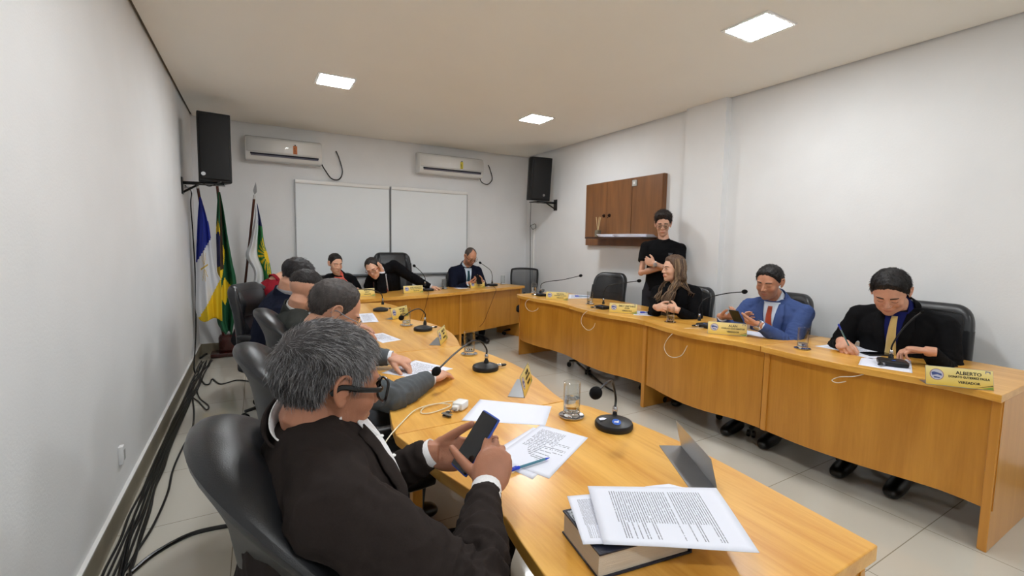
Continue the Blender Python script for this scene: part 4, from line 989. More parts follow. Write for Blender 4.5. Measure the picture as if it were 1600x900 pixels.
def mesh_chair(loc, rz, label):
    t = thing('mesh_office_chair', label, 'chair', (loc[0], loc[1], 0), rz)
    w, h, zt_ = .42, .44, .97
    def pt(y, v): return np.array([-.24+.05*(y/(w/2))**2-.08*v, y*(1-.08*(1-v)), zt_-h+v*h])
    out = [pt(a*w/2, b) for a, b in ((-.86, .08), (-1, .5), (-.98, .90), (-.82, .99), (0, 1.01), (.82, .99), (.98, .90), (1, .5), (.86, .08), (.7, 0), (0, -.01), (-.7, 0))]
    MB().tube(cr(out, 6, closed=True), .015, 8, closed=True).build('back_frame', M_BLK, t)
    m = bpy.data.materials.new('chair_mesh'); m.use_nodes = True; nt = m.node_tree; b = nt.nodes['Principled BSDF']; b.inputs['Base Color'].default_value = srgb(40, 42, 46); b.inputs['Roughness'].default_value = .8
    tr = N(nt, 'ShaderNodeBsdfTransparent'); mx = N(nt, 'ShaderNodeMixShader'); mx.inputs[0].default_value = .62
    nt.links.new(tr.outputs[0], mx.inputs[1]); nt.links.new(b.outputs[0], mx.inputs[2]); nt.links.new(mx.outputs[0], nt.nodes['Material Output'].inputs[0])
    MB().grid(14, 14, lambda u, v: pt((u-.5)*w*.97, .02+v*.97)).build('back_mesh', m, t)
    seat_pad(t, pbr('black_fabric', (24, 24, 26), .9, bump=.5, bscale=500)); star_base(t); arms(t)
    MB().tube(cr([(-.05, 0, .38), (-.26, 0, .40), (-.30, 0, .50), (-.30, 0, .6)], 6), .02, 8, sx=1.8).build('back_support', M_BLK, t)
mesh_chair((3.47, 5.15+.62), PI+.9, 'empty mesh-backed office chair in the right back corner')
# ================================================================== people
def nz(v): v = np.array(v, float); return v/(np.linalg.norm(v)+1e-12)
def pnoise(P, s, seed=0):
    r = np.random.RandomState(seed); o = np.zeros(len(P))
    for k in range(7):
        w = r.randn(3); w /= np.linalg.norm(w); f = s*(1+.45*k); o += np.sin(P @ w*f*2*PI+r.rand()*7+1.3*np.sin(P @ r.randn(3)*s*3))/(1+.35*k)
    return o/3.2
def sd_ell(P, c, r):
    q = (P-np.array(c)); r = np.array(r); k0 = np.linalg.norm(q/r, axis=1); k1 = np.linalg.norm(q/(r*r), axis=1)+1e-9
    return k0*(k0-1)/k1
def sd_cap(P, a, b, ra, rb):
    a = np.array(a); b = np.array(b); d = b-a; h = np.clip(((P-a) @ d)/(d @ d), 0, 1)
    return np.linalg.norm(P-a-h[:, None]*d, axis=1)-(ra+(rb-ra)*h)
def smin(a, b, k): h = np.clip(.5+.5*(b-a)/k, 0, 1); return b*(1-h)+a*h-k*h*(1-h)
def smax(a, b, k): return -smin(-a, -b, k)
def head_sdf(P, o):
    fem = o.get('fem', 0); wd = o.get('wide', 1.0); jw = o.get('jaw', 1.0)
    Q = P.copy(); A = np.abs(P[:, 1]); S = np.c_[P[:, 0], A, P[:, 2]]
    d = sd_ell(Q, (-.014, 0, .034), (.098, .075*wd, .086))
    d = smin(d, sd_ell(Q, (.030, 0, -.022), (.058, .060*wd, .088)), .03)
    d = smin(d, sd_ell(Q, (.030, 0, -.074), (.052, .049*wd*jw, .038)), .025)
    d = smin(d, sd_ell(Q, (.070, 0, -.098), (.018, .020*jw, .017)), .02)
    d = smin(d, sd_ell(S, (.058, .040*wd, -.028), (.024, .020, .022)), .018)
    d = smin(d, sd_ell(S, (.074, .024, .024), (.018, .026, .009*(1-.4*fem))), .012)
    d = smax(d, -sd_ell(S, (.104, .032, .004), (.022, .017, .010)), .010)
    d = smin(d, sd_ell(S, (.0745, .032, .002), (.0135, .0155, .0105)), .004)
    d = smin(d, sd_cap(Q, (.084, 0, .014), (.107, 0, -.029), .0065, .0100), .010)
    d = smin(d, sd_ell(S, (.096, .012, -.033), (.011, .0075, .0070)), .006)
    d = smin(d, sd_ell(Q, (.082, 0, -.060), (.014, .026, .014)), .010)
    d = smin(d, sd_ell(Q, (.0905, 0, -.0600), (.0085, .021, .0052)), .003)
    d = smin(d, sd_ell(Q, (.0890, 0, -.0700), (.0085, .017, .0058)), .003)
    d = smax(d, -sd_ell(Q, (.100, 0, -.0650), (.010, .024, .0012)), .002)
    return d
def head_dirs(nu, nv):
    th = np.linspace(0.02, PI-.02, nv); ph = np.linspace(0, 2*PI, nu, endpoint=False)
    T, Ph = np.meshgrid(th, ph, indexing='ij')
    D = np.stack([np.sin(T)*np.cos(Ph), np.sin(T)*np.sin(Ph), np.cos(T)], -1).reshape(-1, 3)
    F = [(i*nu+j, i*nu+(j+1) % nu, (i+1)*nu+(j+1) % nu, (i+1)*nu+j) for i in range(nv-1) for j in range(nu)]
    F += [tuple(range(nu))[::-1], tuple((nv-1)*nu+j for j in range(nu))]
    return D, F
HO = np.array([.005, 0, -.005])
def head_radius(D, o):
    t = np.full(len(D), .19)
    for k in range(70):
        d = head_sdf(HO+D*t[:, None], o); t = t-np.maximum(d, -.01)*.6
    return t
# hairline height (head-local z) by azimuth from the face (deg)
LINES = {
    'fade':    [(0, .076), (30, .068), (50, .056), (65, .046), (90, .046), (120, .042), (150, .028), (180, .022)],
    'short':   [(0, .078), (30, .070), (48, .050), (60, .030), (70, .012), (80, .000), (88, .030), (105, .030), (118, -.010), (135, -.060), (180, -.098)],
    'recede':  [(0, .086), (25, .092), (40, .078), (55, .045), (68, .015), (80, .000), (88, .030), (105, .030), (118, .000), (135, -.040), (180, -.065)],
    'bald':    [(0, .135), (35, .125), (55, .075), (66, .030), (80, .005), (88, .030), (105, .030), (118, .000), (135, -.040), (180, -.060)],
    'woman':   [(0, .080), (30, .072), (50, .045), (65, .010), (80, -.010), (95, -.02), (110, -.04), (140, -.08), (180, -.10)],
    'curly':   [(0, .070), (30, .062), (48, .046), (60, .026), (70, .012), (80, .010), (88, .034), (105, .034), (118, .010), (135, -.030), (180, -.050)],
}
HAIR_MATS = {}
def hair_mat(name, c, rough=.55):
    return pbr('hair_'+name, c, rough, var=.3, vscale=60, bump=.6, bscale=250, stretch=(1, 1, .3))
def hair_mesh(o, style, thick, seed, nu=120, nv=90, top=None, lock=0.0, cap=None):
    D, F = head_dirs(nu, nv); R = head_radius(D, o); P = HO+D*R[:, None]
    az_ = np.degrees(np.abs(np.arctan2(P[:, 1], P[:, 0]-.0)))
    L = np.array(LINES[style]); zl = np.interp(az_, L[:, 0], L[:, 1])+.004*pnoise(P, 16, seed)
    m = np.clip((P[:, 2]-zl)/.016, 0, 1); m = m*m*(3-2*m)
    # thinner on the sides, fuller on top
    tt = thick*(.45+.55*np.clip((P[:, 2]-.0)/.08, 0, 1)) if top is None else np.interp(P[:, 2], [0, .045, .08, .12], [top[0], top[1], thick, thick])
    fr = np.clip((P[:, 0]-.03)/.05, 0, 1)*np.clip((P[:, 2]-.06)/.03, 0, 1)
    tt = tt+(lock*fr)
    n = pnoise(P*np.array([1, 1, .6]), 9, seed)*.12+pnoise(P, 34, seed+1)*.16
    lk = np.abs(np.sin(az_*.9+6*pnoise(P, 7, seed+4)+P[:, 2]*40)); r = R+np.where(P[:, 2] > zl-.002, .0008+tt*m*(1+n*1.6)-.0016*m*lk, -.004)
    return HO+D*r[:, None], F, P, m, D
def strands(V, m, D, N_, length, rad, seed, comb, mats, spread=.35, lift=.25, segs=4):
    r = np.random.RandomState(seed); idx = np.where(m > .5)[0]
    w = np.sin(np.arccos(np.clip(D[idx, 2], -1, 1)))+.02; idx = r.choice(idx, N_, p=w/w.sum())
    out = [MB() for _ in mats]
    for i in idx:
        p = V[i]+r.randn(3)*.0012; nrm = D[i]; c = comb(p); c = c-nrm*(c @ nrm); c = c/(np.linalg.norm(c)+1e-9)
        c = nz(c+r.randn(3)*spread*.6); L = length*(.6+.8*r.rand()); pts = [p-nrm*.002]
        d = nz(c+nrm*lift*(.5+r.rand()))
        for k in range(segs):
            pts.append(pts[-1]+d*L/segs); d = nz(d*.8+c*.35-nrm*(.12+.1*k))
        out[r.randint(len(mats))].tube(pts, [rad, rad, rad*.8, rad*.6, rad*.2][:segs+1], 3, caps=False)
    return out
def remesh(mb, vox, smooth_it=2, factor=.5):
    me = bpy.data.meshes.new('tmp'); me.from_pydata(mb.v, [], mb.f); me.update()
    bm = bmesh.new(); bm.from_mesh(me); bmesh.ops.recalc_face_normals(bm, faces=bm.faces[:]); bm.to_mesh(me); bm.free()
    o = bpy.data.objects.new('tmp', me); COL.objects.link(o)
    q = o.modifiers.new('r', 'REMESH'); q.mode = 'VOXEL'; q.voxel_size = vox; q.adaptivity = 0
    if smooth_it:
        s = o.modifiers.new('s', 'SMOOTH'); s.iterations = smooth_it; s.factor = factor
    dg = bpy.context.evaluated_depsgraph_get(); dg.update(); r = bpy.data.meshes.new_from_object(o.evaluated_get(dg))
    bpy.data.objects.remove(o); bpy.data.meshes.remove(me); return r
def mesh_np(me):
    n = len(me.vertices); V = np.empty(n*3); me.vertices.foreach_get('co', V); Nn = np.empty(n*3); me.vertices.foreach_get('normal', Nn)
    return V.reshape(-1, 3), Nn.reshape(-1, 3)
def set_np(me, V): me.vertices.foreach_set('co', V.ravel()); me.update()
def link_mesh(name, me, mat, parent, world=True):
    if parent is not None and world:
        V, _ = mesh_np(me); W = np.array(wm(parent).inverted()); set_np(me, V @ W[:3, :3].T+W[:3, 3])
    me.materials.clear()
    for q in (mat if isinstance(mat, (list, tuple)) else [mat]): me.materials.append(q)
    for p in me.polygons: p.use_smooth = True
    me.name = name; o = bpy.data.objects.new(name, me); COL.objects.link(o); o.parent = parent; return o
def bvh_of(me): return BVHTree.FromPolygons([v.co[:] for v in me.vertices], [tuple(p.vertices) for p in me.polygons])
def ik(a, b, l1, l2, pole):
    a = np.array(a, float); b = np.array(b, float); d = b-a; L = np.linalg.norm(d)
    if L > (l1+l2)*.995: k = L/((l1+l2)*.995); l1 *= k; l2 *= k
    x = (l1*l1-l2*l2+L*L)/(2*L); h = math.sqrt(max(0, l1*l1-x*x)); u = d/L
    p = np.array(pole, float); p = p-u*(p @ u); p = nz(p); return a+u*x+p*h
def hand_parts(mb, W, d, n, side, curl=(25, 25, 28, 32), spread=.05, thumb=(.7, .6, .2, 20), hs=1.0, fat=1.0):
    d = nz(d); n = np.array(n, float); n = nz(n-d*(n @ d)); s = np.cross(d, n)*(1 if side < 0 else -1)
    M = np.array([d, s, n]).T
    mb.ell(W+d*.046*hs-n*.001, (.054*hs, .041*hs*fat, .0155*hs*fat), 20, M=M, k=2.6)
    mb.tube([W-d*.03, W+d*.02], [.027*hs, .026*hs], 12, up=s, sx=1.15)
    mb.ell(W+d*.034*hs+s*.024*hs+n*.008*hs, (.030*hs, .016*hs, .014*hs), 12, M=M)
    offs = (.0285, .0098, -.0095, -.0275); Ls = ((.044, .027, .021), (.048, .030, .022), (.045, .028, .021), (.035, .022, .019)); rr = (.0092, .0094, .0088, .0078)
    tips = []
    for i in range(4):
        p = W+d*(.082-(.004, 0, .003, .010)[i])*hs+s*offs[i]*hs; a = math.radians(curl[i] if hasattr(curl, '__len__') else curl); sp = spread*(1.5, .4, -.5, -1.6)[i]
        pts = [p-d*.03*hs, p]; ang = a*.9
        for k, L in enumerate(Ls[i]):
            v = nz((d+s*sp)*math.cos(ang)+n*math.sin(ang)); pts.append(pts[-1]+v*L*hs); ang += a*(1.1, .7, 0)[k]
        r_ = rr[i]*hs*fat; mb.tube(pts, [r_*1.15, r_*1.12, r_, r_*.93, r_*.75], 10); mb.ell(pts[-1], (r_*.82,)*3, 8); mb.ell(pts[2], (r_*1.04,)*3, 8); tips.append(pts[-1])
    td, ts, tn, tc = thumb; p = W+d*.022*hs+s*.024*hs+n*.006*hs; v = nz(d*td+s*ts+n*tn); pts = [p, p+v*.040*hs]
    tcr = math.radians(tc)
    for k, L in enumerate((.033, .027)):
        v = nz(v*math.cos(tcr)+(d*.7+n*.5-s*.5)*math.sin(tcr)); pts.append(pts[-1]+v*L*hs)
    mb.tube(pts, [.015*hs, .0125*hs, .0108*hs, .0088*hs], 10); mb.ell(pts[-1], (.0092*hs,)*3, 8)
    return tips, pts[-1], M
def loft(mb, secs, n=36, e=2.4):
    """secs: (center, l, f, a, b)"""
    V = []
    for c, l, f, a, b in secs:
        for j in range(n):
            t = 2*PI*j/n; ct, st = math.cos(t), math.sin(t)
            x = math.copysign(abs(ct)**(2/e), ct)*a; y = math.copysign(abs(st)**(2/e), st)*(b[0] if st > 0 else b[1]) if hasattr(b, '__len__') else math.copysign(abs(st)**(2/e), st)*b
            V.append(np.array(c)+l*x+f*y)
    m = len(secs); F = [(i*n+j, i*n+(j+1) % n, (i+1)*n+(j+1) % n, (i+1)*n+j) for i in range(m-1) for j in range(n)]
    F += [tuple(range(n))[::-1], tuple((m-1)*n+j for j in range(n))]
    mb.add(V, F)
def skin_mat(name, col, lips=(150, 80, 72)):
    if 'skin_'+name in MATS: return MATS['skin_'+name]
    m = pbr('skin_'+name, col, .46, var=.07, vscale=28, bump=.25, bscale=380, sss=.12, spec=.45)
    nt = m.node_tree; b = nt.nodes['Principled BSDF']; lk = b.inputs['Base Color'].links[0].from_socket
    at = N(nt, 'ShaderNodeAttribute', attribute_name='tint'); mx = N(nt, 'ShaderNodeMix', data_type='RGBA', blend_type='MULTIPLY'); mx.inputs[0].default_value = 1
    nt.links.new(lk, mx.inputs[6]); nt.links.new(at.outputs['Color'], mx.inputs[7]); nt.links.new(mx.outputs[2], b.inputs['Base Color'])
    return m
def cloth_mat(name, col, rough=.9, stripes=False, sheen=.0):
    return pbr('cloth_'+name, col, rough, var=.06, vscale=300, bump=.35, bscale=700, sheen=sheen, spec=.12)

def person(label, base, hip, chest_yaw, neck, head, hyaw, hpitch, hroll=0, skin=('tan', (196, 142, 110)), head_o=None, hscale=1.0,
           hair=('short', .012, (34, 28, 26)), strand=None, top=None, jacket=None, jname='suit_jacket', shirt=(225, 225, 228), tie=None, vneck=.42,
           wr=None, elp=None, hands=None, legs='sit', trousers=(24, 24, 27), vox=.0045, cvox=.008, girth=1.0, glasses=None, beard=0,
           eyes='down', brow=(30, 24, 22), hair_n=(110, 84), sleeve='long', shoulders=.185, cuff=True, wr_seed=1, belly=1.0, lapel=True, haircol2=None, watch=None, knees=None, lips=None, wrinkle=1.0, fat=1.0, shroll=0.0, kreach=.42, vw=.052, lapw=1.0):
    head_o = head_o or {}; hip = np.array(hip, float); neck = np.array(neck, float); head = np.array(head, float)
    t = thing('person', label, 'person', (base[0], base[1], 0), 0)
    # frames
    cy, sy = math.cos(chest_yaw), math.sin(chest_yaw); f0 = np.array([cy, sy, 0]); l0 = np.array([-sy, cy, 0])
    sp = nz(neck-hip); lt = nz(l0-sp*(l0 @ sp)); ft = np.cross(lt, sp)*1.0
    if ft @ f0 < 0: ft = -ft
    mid = hip*.5+neck*.5-ft*(.02)
    T = cr([hip-sp*.02, mid, neck], 10); T = np.array(T)
    def spine(v): i = v*(len(T)-1); return np.array([np.interp(i, range(len(T)), T[:, k]) for k in range(3)])
    LT = np.linalg.norm(neck-hip)
    Hm = np.array(Matrix.Rotation(hyaw, 3, 'Z') @ Matrix.Rotation(hpitch, 3, 'Y') @ Matrix.Rotation(hroll, 3, 'X'))*1.0
    Hs = Hm*hscale
    tow = lambda P: P @ Hs.T+head
    sw = shoulders*1.0
    shc = neck-sp*.082
    sa = lt*math.cos(shroll)+sp*math.sin(shroll)
    S = {1: shc+sa*sw, -1: shc-sa*sw}
    wr = wr or {}; hands = hands or {}; elp = elp or {}
    E = {}; W = {}
    for s in (1, -1):
        W[s] = np.array(wr[s], float) if s in wr else hip+f0*.25+l0*s*.15+np.array([0, 0, .12])
        E[s] = ik(S[s], W[s], .285, .255, elp.get(s, l0*s*.6-f0*.3+np.array([0, 0, -1.0])))
    g = girth
    def torso(mb, k=0.0, lo=0.0):
        prof = [(-.08, .155, .110), (.02, .170, .120), (.18, .163, .122), (.36, .158, .118*belly), (.52, .165, .116), (.68, .178, .112), (.80, .176, .100), (.90, .145, .082), (.97, .085, .062), (1.0, .060, .055)]
        secs = []
        for v, a, b in prof:
            c = spine(min(max(v, 0), 1)) if v >= 0 else hip+sp*v*LT
            bf = b*g*(1+(.25*(belly-1) if .1 < v < .7 else 0)); secs.append((c, lt, ft, a*g*(sw/.185)**.5+k, (bf*(1.12 if v > .55 and v < .85 else 1.05)+k, bf*.95+k)))
        loft(mb, secs)
        # shoulder yoke
        for s in (1, -1):
            mb.tube([neck-sp*.03, shc+sa*s*sw*.5+sp*.026, S[s]], [.055+k, .056*g+k, .054*g+k], 14)
    def arm(mb, s, k0, k1, k2, wristcut=0.0, full=True):
        a, e, w = S[s], E[s], W[s]; d = nz(w-e)
        w2 = w-d*wristcut
        P = [a, a*.7+e*.3, a*.35+e*.65, e, e*.72+w2*.28, e*.35+w2*.65, w2] if full else [a, a*.7+e*.3, a*.42+e*.58]
        R = [.050*g+k0, .048*g+k0, .043*g+k0, .040*g+k1, .040*g+k1, .032+k1, .0275+k2] if full else [.050*g+k0, .050*g+k0, .048*g+k0]
        mb.tube(P, R, 16); mb.ell(a, (.052*g+k0,)*3, 14)
        if full: mb.ell(e, (.040*g+k1,)*3, 12)
    # legs
    J = {}
    for s in (1, -1):
        hj = hip+l0*s*.09-np.array([0, 0, .02])
        if legs == 'sit':
            kn = knees[s] if knees and s in knees else hip+f0*kreach+l0*s*.13+np.array([0, 0, -.03+.5*max(0, .42-kreach)*0])
            an = np.array([kn[0], kn[1], .10])+f0*(-.02); 
        else:
            kn = np.array([hip[0], hip[1], .50])+l0*s*.10+f0*.02; an = np.array([hip[0], hip[1], .09])+l0*s*.11
        J[s] = (hj, kn, an)
    def leg(mb, s, k):
        hj, kn, an = J[s]; mb.tube([hj, hj*.6+kn*.4, kn, kn*.6+an*.4, an], [.085*g+k, .078*g+k, .058+k, .052+k, .038+k], 14); mb.ell(kn, (.059+k,)*3, 12)
    # ---- body: one continuous skin surface
    D, F = head_dirs(*((150, 112) if vox < .004 else (110, 84))); R = head_radius(D, head_o); Pl = HO+D*R[:, None]
    mb = MB(); mb.add(tow(Pl), F)
    # ears
    for s in (1, -1):
        c = np.array([-.004, s*.074*head_o.get('wide', 1), .0])
        out = np.array([-.35, s*1.0, 0])
        ear = [c+np.array([.012, 0, .012]), c+np.array([.008, s*.008, .028]), c+np.array([-.008, s*.014, .034]), c+np.array([-.020, s*.016, .022]), c+np.array([-.020, s*.014, .002]), c+np.array([-.010, s*.009, -.018]), c+np.array([.002, s*.004, -.028]), c+np.array([.009, s*.002, -.014])]
        m2 = MB(); m2.tube(cr(ear, 4), .0040 if vox < .004 else .0048, 8); m2.ell(c+np.array([-.004, s*.005, .004]), (.015, .0045, .026), 12)
        m2.ell(c+np.array([.002, s*.004, -.022]), (.008, .005, .009), 8); m2.ell(c+np.array([.009, s*.004, -.002]), (.004, .005, .006), 8)
        mb.add(tow(np.array(m2.v)), m2.f)
    nb = head+Hs @ np.array([-.022, 0, -.070]); nk = .056*min(g, 1.10)*(.88 if head_o.get('fem') else 1)
    mb.tube([neck-sp*.06, neck, neck*.5+nb*.5, nb, head+Hs @ np.array([-.02, 0, -.02])], [nk*1.25, nk*1.08, nk, nk*.98, nk*.8], 18)
    torso(mb, -.012)
    info = {}
    for s in (1, -1):
        arm(mb, s, -.010, -.004, 0)
        h = hands.get(s, {}); dd = h.get('d', nz(W[s]-E[s])); nn = h.get('n', (0, 0, -1))
        info[s] = hand_parts(mb, W[s], dd, nn, s, h.get('curl', (25, 25, 28, 32)), h.get('spread', .06), h.get('thumb', (.7, .6, .2, 20)), h.get('hs', 1.0), fat)
        leg(mb, s, -.012)
    me = remesh(mb, vox, 1 if vox < .004 else 1, .45)
    V, _ = mesh_np(me); Q = (V-head) @ np.linalg.inv(Hs).T
    tint = np.ones((len(V), 4))
    lm = np.exp(-(((Q[:, 1])/.021)**4+((Q[:, 2]+.065)/.0085)**4))*(Q[:, 0] > .078)
    lc = np.array(lips) if lips else np.array((.84, .62, .62)); tint[:, :3] = tint[:, :3]*(1-lm[:, None])+lc*lm[:, None]
    if beard:
        bz = np.clip((-.028-Q[:, 2]+.25*np.maximum(0, .05-Q[:, 0]))/.02, 0, 1)*(Q[:, 2] > -.125)*(Q[:, 0] > .0)*(np.linalg.norm(Q, axis=1) < .16)*(1-lm)
        tint[:, :3] *= (1-beard*bz[:, None]*np.array([.9, .8, .7]))
    nearhead = np.linalg.norm(Q, axis=1) < .15
    ck = np.exp(-(((np.abs(Q[:, 1])-.045)/.02)**2+((Q[:, 2]+.028)/.02)**2))*(Q[:, 0] > .03)*nearhead
    tint[:, 1] *= 1-.07*ck; tint[:, 2] *= 1-.08*ck
    at = me.color_attributes.new('tint', 'FLOAT_COLOR', 'POINT'); at.data.foreach_set('color', tint.ravel().astype(np.float32))
    SK = skin_mat(*skin)
    hb = bvh_of(me) if True else None
    body = link_mesh('body', me, SK, t)
    def to(mb2, name, mat, **kw): return mb2.build(name, mat, t, world=True, **kw)
    # ---- hair
    if hair:
        st, th, hc = hair[:3]
        HV, HF, HP, hm, HD = hair_mesh(head_o, st, th, wr_seed+11, *hair_n, top=top, lock=hair[3] if len(hair) > 3 else 0)
        hm_mat = hair_mat('%d_%d_%d' % tuple(hc), hc)
        hb_ = MB().add(tow(HV), HF)
        mats = [hm_mat]
        if strand:
            N_, Ls_, rad, cols, comb, spr, lift = strand
            ss = strands(HV, hm, HD, N_, Ls_, rad, wr_seed, comb, cols, spr, lift)
            fm = [0]*len(HF)
            for k, m_ in enumerate(ss):
                hb_.add(tow(np.array(m_.v)), m_.f); fm += [k+1]*len(m_.f); mats.append(hair_mat('s%d_%d_%d' % tuple(cols[k]), cols[k], .45))
            o = to(hb_, 'hair', mats, angle=80)
            o.data.polygons.foreach_set('material_index', np.array(fm, np.int32))
        else: to(hb_, 'hair', mats, angle=80)
    # ---- face details
    def face_pt(y, z, off=.001):
        o_ = tow(np.array([[.25, y, z]]))[0]; dr = -Hm[:, 0]
        hit = hb.ray_cast(Vector(o_), Vector(dr)); p = np.array(hit[0]) if hit[0] else tow(np.array([[.09, y, z]]))[0]
        return p-dr*off
    if eyes:
        for s in (1, -1):
            bw = MB().grid(12, 3, lambda u, v: face_pt(s*(.014+.036*u), .0225+.006*math.sin(u*2.3)-.0035*u+(v-.5)*(.0075-.004*u), .0016)); to(bw, 'eyebrow', hair_mat('%d_%d_%d' % tuple(brow), brow), thick=.0016)
            if eyes == 'down':
                lash = [face_pt(s*(.019+.027*u), -.003-.0035*math.sin(PI*u), .0008) for u in np.linspace(0, 1, 9)]
                to(MB().tube(lash, .0011, 6), 'eyelash', M_BLKS)
            else:
                al = MB(); n = 16
                ring = [face_pt(s*(.032+.0135*math.cos(a)), .002+.0050*math.sin(a), .0008) for a in np.linspace(0, 2*PI, n, endpoint=False)]
                al.add(ring, [tuple(range(n))]); to(al, 'eye', pbr('eye_white', (205, 200, 195), .2), smooth=False)
                ir = [face_pt(s*(.032+.0050*math.cos(a)), .0022+.0046*math.sin(a), .0014) for a in np.linspace(0, 2*PI, n, endpoint=False)]
                to(MB().add(ir, [tuple(range(n))]), 'iris', pbr('iris_dark', (40, 26, 18), .1), smooth=False)
                lash = [face_pt(s*(.018+.028*u), .003+.0045*math.sin(PI*u), .0010) for u in np.linspace(0, 1, 9)]
                to(MB().tube(lash, .0011, 6), 'eyelash', M_BLKS)
    if glasses:
        gc, gr, shape = glasses; gm = pbr('frame_%d' % sum(gc), gc, .25); gx = .107; lens = pbr('lens_glass', (235, 240, 240), .02, trans=1.0, ior=1.02)
        G = MB(); LN = []
        for s in (1, -1):
            w_, h_ = (.028, .0235) if shape == 'square' else (.023, .019); kk = 3.4 if shape == 'square' else 2.2
            ring = []
            for a in np.linspace(0, 2*PI, 28, endpoint=False):
                ct, st_ = math.cos(a), math.sin(a); q = (abs(ct)**kk+abs(st_)**kk)**(-1/kk)
                y = s*(.033+w_*q*ct); ring.append(np.array([gx-.35*(abs(y)-.02)**1.0*(abs(y) > .02)*.45, y, -.001+h_*q*st_]))
            G.tube(tow(np.array(ring)), gr, 8, closed=True); LN.append(tow(np.array(ring)))
            e = [np.array([gx-.02, s*.060, .008]), np.array([gx-.035, s*.072*head_o.get('wide', 1)+s*.003, .008]), np.array([.03, s*.082*head_o.get('wide', 1), .008]), np.array([-.010, s*.084*head_o.get('wide', 1), .012]), np.array([-.028, s*.083, -.004])]
            G.tube(tow(np.array(cr(e, 5))), gr*1.0, 8, sx=1.7, up=(0, 0, 1))
        G.tube(tow(np.array([[gx, .011, .002], [gx+.003, 0, .006], [gx, -.011, .002]])), gr, 8)
        go = to(G, 'glasses', gm)
        for r_ in LN:
            l_ = MB().add(r_, [tuple(range(len(r_)))]); o = l_.build('lens', lens, go, world=False, smooth=False, thick=.001)
            W_ = np.array(wm(t).inverted()); set_np(o.data, np.array(r_) @ W_[:3, :3].T+W_[:3, 3])
    # ---- clothes
    def wrinkles(me, amp, seed, freq=7):
        V, Nn = mesh_np(me); d = np.zeros(len(V))
        for s in (1, -1):
            for (a, b, wgt) in ((S[s], E[s], 1.0), (E[s], W[s], 1.2)):
                ax_ = nz(b-a); h = np.clip((V-a) @ ax_/np.linalg.norm(b-a), -.1, 1.1); dist = np.linalg.norm(V-a-np.outer(h*np.linalg.norm(b-a), ax_), axis=1); m = np.clip(1-(dist-.06)/.03, 0, 1)
                near = np.exp(-(np.linalg.norm(V-E[s], axis=1)/.11)**2)
                q = (V-a) @ ax_; ridge = 1-np.abs(np.sin(q*2*PI*14+2.2*pnoise(V, 3.5, seed+s)+1.5*pnoise(V, 9, seed)))*1.6
                d += m*(.35+1.3*near)*ridge*wgt*.55
        body_ = pnoise(V*np.array([1, 1, .55]), 4.2, seed+5); d += .7*body_+.35*(1-np.abs(pnoise(V, 7, seed+9))*2)
        set_np(me, V+Nn*(d*amp)[:, None])
    jc = jacket if jacket else shirt
    top_mat = cloth_mat('%d_%d_%d' % tuple(jc), jc)
    mb = MB(); kx = .010 if jacket else .004; torso(mb, kx)
    full = sleeve == 'long'
    for s in (1, -1): arm(mb, s, kx+.006 if jacket else .012, kx+.006 if jacket else .006, .012 if jacket else .008, .012 if jacket else .004, full)
    jm = remesh(mb, cvox, 3, .5); wrinkles(jm, .0042*wrinkle if jacket else .0028*wrinkle, wr_seed)
    mt_ = MB(); torso(mt_, kx); jb = BVHTree.FromPolygons(mt_.v, mt_.f)
    jo = link_mesh(jname, jm, top_mat, t)
    sh_mat = cloth_mat('shirt_%d_%d_%d' % tuple(shirt), shirt, .7, sheen=0)
    def fp(v, u, off):
        c = spine(min(v, 1.0)); o_ = c+lt*u+ft*.45+(sp*(v-1)*LT if v > 1 else 0)
        hit = jb.ray_cast(Vector(o_), Vector(-ft), .6)
        p = np.array(hit[0]) if hit[0] else c+lt*u+ft*.08
        return p+ft*off
    if jacket and lapel:
        v0 = vneck
        wv = lambda v: .004+vw*min(1, ((v-v0)/(.97-v0))*(1+(vw-.052)*14))*(1 if v < .85 else 1-(vw-.052)/vw*(v-.85)/.12)
        to(MB().grid(13, 26, lambda u, q: fp(v0+(.985-v0)*q, (u-.5)*2*wv(v0+(.985-v0)*q), .0035)), 'shirt', sh_mat, thick=.003)
        for s in (1, -1):
            def lp(u, q):
                v = v0+(.97-v0)*q; lw = .012+.052*min(1, q/.72)**.8 if q < .74 else .064-.030*((q-.74)/.26)
                if .70 < q < .78: lw -= .016*(1-abs(q-.74)/.04)
                return fp(v, s*(wv(v)-.004+lw*lapw*u), .008+.004*math.sin(PI*u))
            to(MB().grid(8, 34, lp), 'lapel', top_mat, thick=.0035)
        for k in range(2): to(MB().ell(fp(v0-.03-.13*k, .012, .004), (.008, .008, .004), 10), 'button', M_BLKS)
    axn = nz(nb-neck); fn_ = nz(ft-axn*(ft @ axn)); ln_ = np.cross(axn, fn_)*(-1 if np.cross(axn, fn_) @ lt < 0 else 1)
    def ringcol(a0, a1, r0, r1, z0, z1, name, mat, th_, droop=0.0, n=40, back=False):
        def fn(u, v):
            a = a0+(a1-a0)*u; r = (r0+(r1-r0)*v); fr = max(0, math.cos(a)); dz = -droop*fr**2
            return neck+fn_*math.cos(a)*r*1.02+ln_*math.sin(a)*r+axn*(z0+(z1-z0)*v*(1 if not back else (.30+.70*(1-math.cos(a))/2))+dz)
        to(MB().grid(n, 5, fn), name, mat, thick=th_)
    rk = nk*1.10
